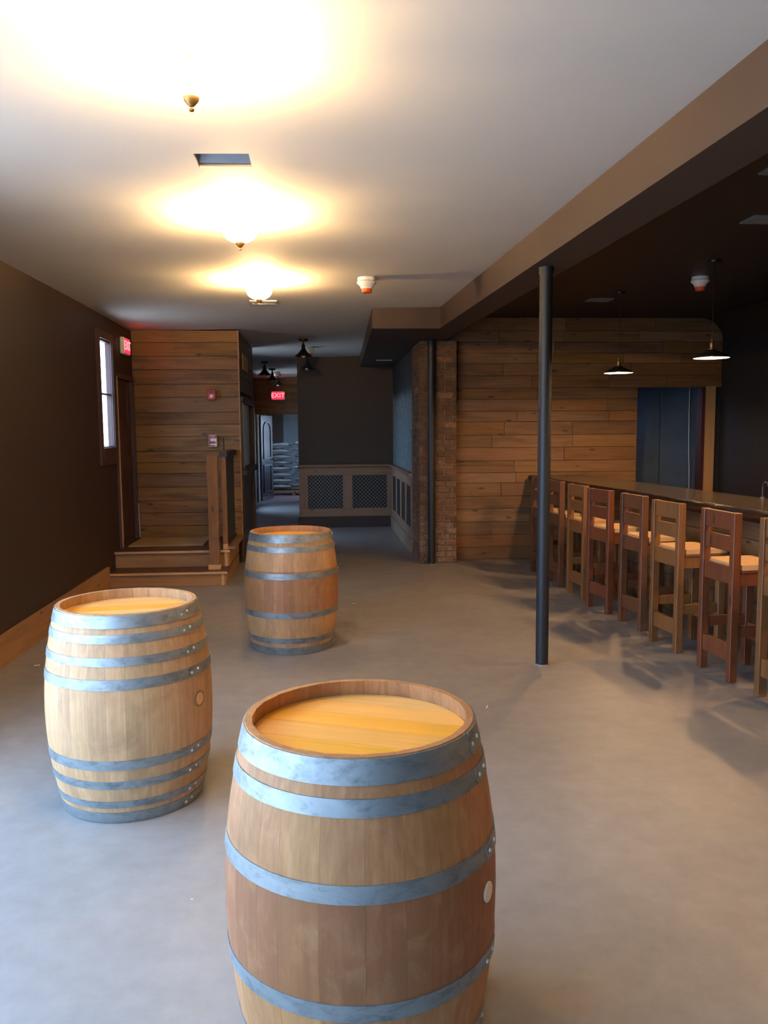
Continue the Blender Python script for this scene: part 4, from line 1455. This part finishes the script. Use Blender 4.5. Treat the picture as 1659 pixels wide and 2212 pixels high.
# ------------------------------------------------------------------ unlit hall lamps
def hall_lamp(label, x, y, s=1.0):
    z = zc(x, y)
    t = thing('hall_ceiling_lamp', label, 'ceiling lamp', (x, y, z), 0, 'unlit dark metal hall lamps')
    sobj('canopy', MB().lathe([(0, -0.001), (0.066, -0.001), (0.066, -0.028), (0.03, -0.036), (0, -0.036)], 24), 'bronze', t)
    sobj('stem', MB().lathe([(0.014, -0.03), (0.014, -0.075), (0.026, -0.09), (0.028, -0.135), (0.022, -0.14)], 18), 'bronze', t)
    sobj('shade', MB().lathe([(0.024, -0.125), (0.036, -0.15), (0.075, -0.20), (0.122, -0.235), (0.126, -0.242), (0.120, -0.240),
                              (0.072, -0.206), (0.033, -0.157), (0.020, -0.13)], 32, closed=True), 'bronze', t)
    sobj('bulb', MB().lathe([(0.014, -0.16), (0.020, -0.19), (0.032, -0.228), (0.026, -0.256), (0, -0.268)], 18), 'bulb_off', t)


hall_lamp('unlit dark metal lamp on the hall ceiling nearest the soffit', -0.207, 11.81)
hall_lamp('unlit dark metal lamp hanging in front of the plain brown wall', -0.188, 13.98)
hall_lamp('unlit dark metal lamp in the far hall, nearest the plank block', -0.975, 15.24)
hall_lamp('unlit dark metal lamp in the far hall, middle one', -0.929, 16.93)
hall_lamp('unlit dark metal lamp in the far hall, right above the exit sign', -0.900, 18.57)


# ------------------------------------------------------------------ detectors, vents, duct
def detector(label, x, y, z):
    t = thing('smoke_detector', label, 'smoke detector', (x, y, z), 0, 'smoke detectors with orange dust caps')
    sobj('base', MB().lathe([(0, -0.001), (0.078, -0.001), (0.08, -0.03), (0.06, -0.034), (0, -0.034)], 28), 'white_plastic', t)
    sobj('sensor_body', MB().lathe([(0.06, -0.034), (0.086, -0.038), (0.082, -0.05), (0.058, -0.072), (0.05, -0.095), (0, -0.095)], 28), 'white_plastic', t)
    sobj('dust_cap', MB().lathe([(0, -0.095), (0.046, -0.095), (0.045, -0.118), (0.036, -0.128), (0, -0.13)], 28), 'orange_cap', t)


detector('white smoke detector with orange dust cap on the white ceiling', 0.429, 7.31, zc(0.429, 7.31))
detector('white smoke detector with orange cap on the dark bar ceiling', 3.606, 7.70, 3.11)
detector('white smoke detector behind the nearest unlit hall lamp', -0.136, 12.91, zc(-0.136, 12.91))
detector('white smoke detector among the far hall lamps', -0.893, 17.85, zc(-0.893, 17.85))

du = thing('ceiling_duct', 'open galvanised duct boot in the white ceiling', 'duct', (0, 0, 0))
zz = zc(-0.44, 4.2)
x0, x1, y0, y1 = DUCT
obj('duct_wall', rawbox(x0 - 0.012, x0 + 0.001, y0 - 0.01, y1 + 0.01, zz + 0.008, zz + 0.5), 'galv', du)
obj('duct_wall', rawbox(x1 - 0.001, x1 + 0.012, y0 - 0.01, y1 + 0.01, zz + 0.008, zz + 0.5), 'galv', du)
obj('duct_wall', rawbox(x0, x1, y0 - 0.012, y0 + 0.001, zz + 0.008, zz + 0.5), 'galv', du)
obj('duct_wall', rawbox(x0, x1, y1 - 0.001, y1 + 0.012, zz + 0.008, zz + 0.5), 'galv', du)
obj('duct_cap', rawbox(x0, x1, y0, y1, zz + 0.5, zz + 0.51), 'galv', du)
fl = MB().add([(x0 + .002, y1 - 0.012, zz + 0.02), (x1 - .002, y1 - 0.012, zz + 0.02), (x1 - .002, y0 + 0.13, zz + 0.17), (x0 + .002, y0 + 0.13, zz + 0.17),
               (x0 + .002, y1 - 0.004, zz + 0.024), (x1 - .002, y1 - 0.004, zz + 0.024), (x1 - .002, y0 + 0.14, zz + 0.175), (x0 + .002, y0 + 0.14, zz + 0.175)],
              [(0, 1, 2, 3), (7, 6, 5, 4), (0, 4, 5, 1), (1, 5, 6, 2), (2, 6, 7, 3), (3, 7, 4, 0)])
obj('damper_flap', fl, 'galv', du)


def vent(label, x, y, z, sx, sy, mat, slats=5):
    t = thing('ceiling_vent', label, 'vent', (x, y, z), 0, 'ceiling vents')
    fr = MB().sheet([-sx / 2, -sx / 2 + 0.02, sx / 2 - 0.02, sx / 2], [-sy / 2, -sy / 2 + 0.02, sy / 2 - 0.02, sy / 2],
                    [(-sx / 2 + 0.02, sx / 2 - 0.02, -sy / 2 + 0.02, sy / 2 - 0.02)], lambda u, w, d: (u, w, -0.012 + d), 0.011)
    obj('frame', fr, mat, t)
    for k in range(slats):
        yy = -sy / 2 + 0.02 + (sy - 0.04) * (k + 0.5) / slats
        w_ = (sy - 0.04) / slats * 0.42
        m = MB().add([(-sx / 2 + 0.02, yy - w_, -0.010), (sx / 2 - 0.02, yy - w_, -0.010), (sx / 2 - 0.02, yy + w_, -0.002), (-sx / 2 + 0.02, yy + w_, -0.002)], [(0, 1, 2, 3)])
        m.add([(-sx / 2 + 0.02, yy - w_, -0.012), (sx / 2 - 0.02, yy - w_, -0.012), (sx / 2 - 0.02, yy + w_, -0.004), (-sx / 2 + 0.02, yy + w_, -0.004)], [(3, 2, 1, 0)])
        obj('slat', MB().box(-sx / 2 + 0.02, sx / 2 - 0.02, yy - w_, yy + w_, -0.010, -0.006), mat, t)


vent('small white register in the white ceiling behind the farthest bowl lamp', -0.54, 8.56, zc(-0.54, 8.56) - 0.001, 0.27, 0.21, 'white_metal')
vent('grey vent in the dark bar ceiling above the far pendant lamp', 3.10, 9.06, 3.11, 0.26, 0.20, 'vent_metal')
vent('grey vent in the dark bar ceiling at the right edge', 3.06, 5.58, 3.11, 0.26, 0.20, 'vent_metal')
vent('grey vent in the dark bar ceiling close to the beam', 2.60, 4.50, 3.11, 0.26, 0.20, 'vent_metal')
vent('narrow vent under the brown soffit', 1.03, 13.05, 2.792, 0.24, 0.10, 'white_metal', 2)

# ------------------------------------------------------------------ small chips on the floor
chip = MB().add([(-0.02, -0.003, 0), (0.02, -0.004, 0), (0.022, 0.003, 0), (-0.018, 0.004, 0),
                 (-0.02, -0.002, 0.004), (0.02, -0.003, 0.006), (0.021, 0.002, 0.005), (-0.018, 0.003, 0.003)],
                [(3, 2, 1, 0), (4, 5, 6, 7), (0, 1, 5, 4), (1, 2, 6, 5), (2, 3, 7, 6), (3, 0, 4, 7)]).mesh('wood_shaving')
chip.materials.append(MAT['bung_wood'])
for (x, y, a, lab) in ((-2.087, 6.07, 0.2, 'tiny pale shaving on the floor near the raw wood baseboard'),
                       (0.314, 7.96, -0.3, 'tiny pale shaving on the floor behind the farthest barrel'),
                       (0.997, 4.84, 1.2, 'tiny pale shaving on the open floor in front of the black column'),
                       (0.811, 4.07, 0.9, 'tiny pale shaving on the floor beside the foreground barrel')):
    tag(obj('wood_shaving', chip, None, None, (x, y, 0), (0, 0, a)), lab, 'shaving', 'wood shavings on the floor')
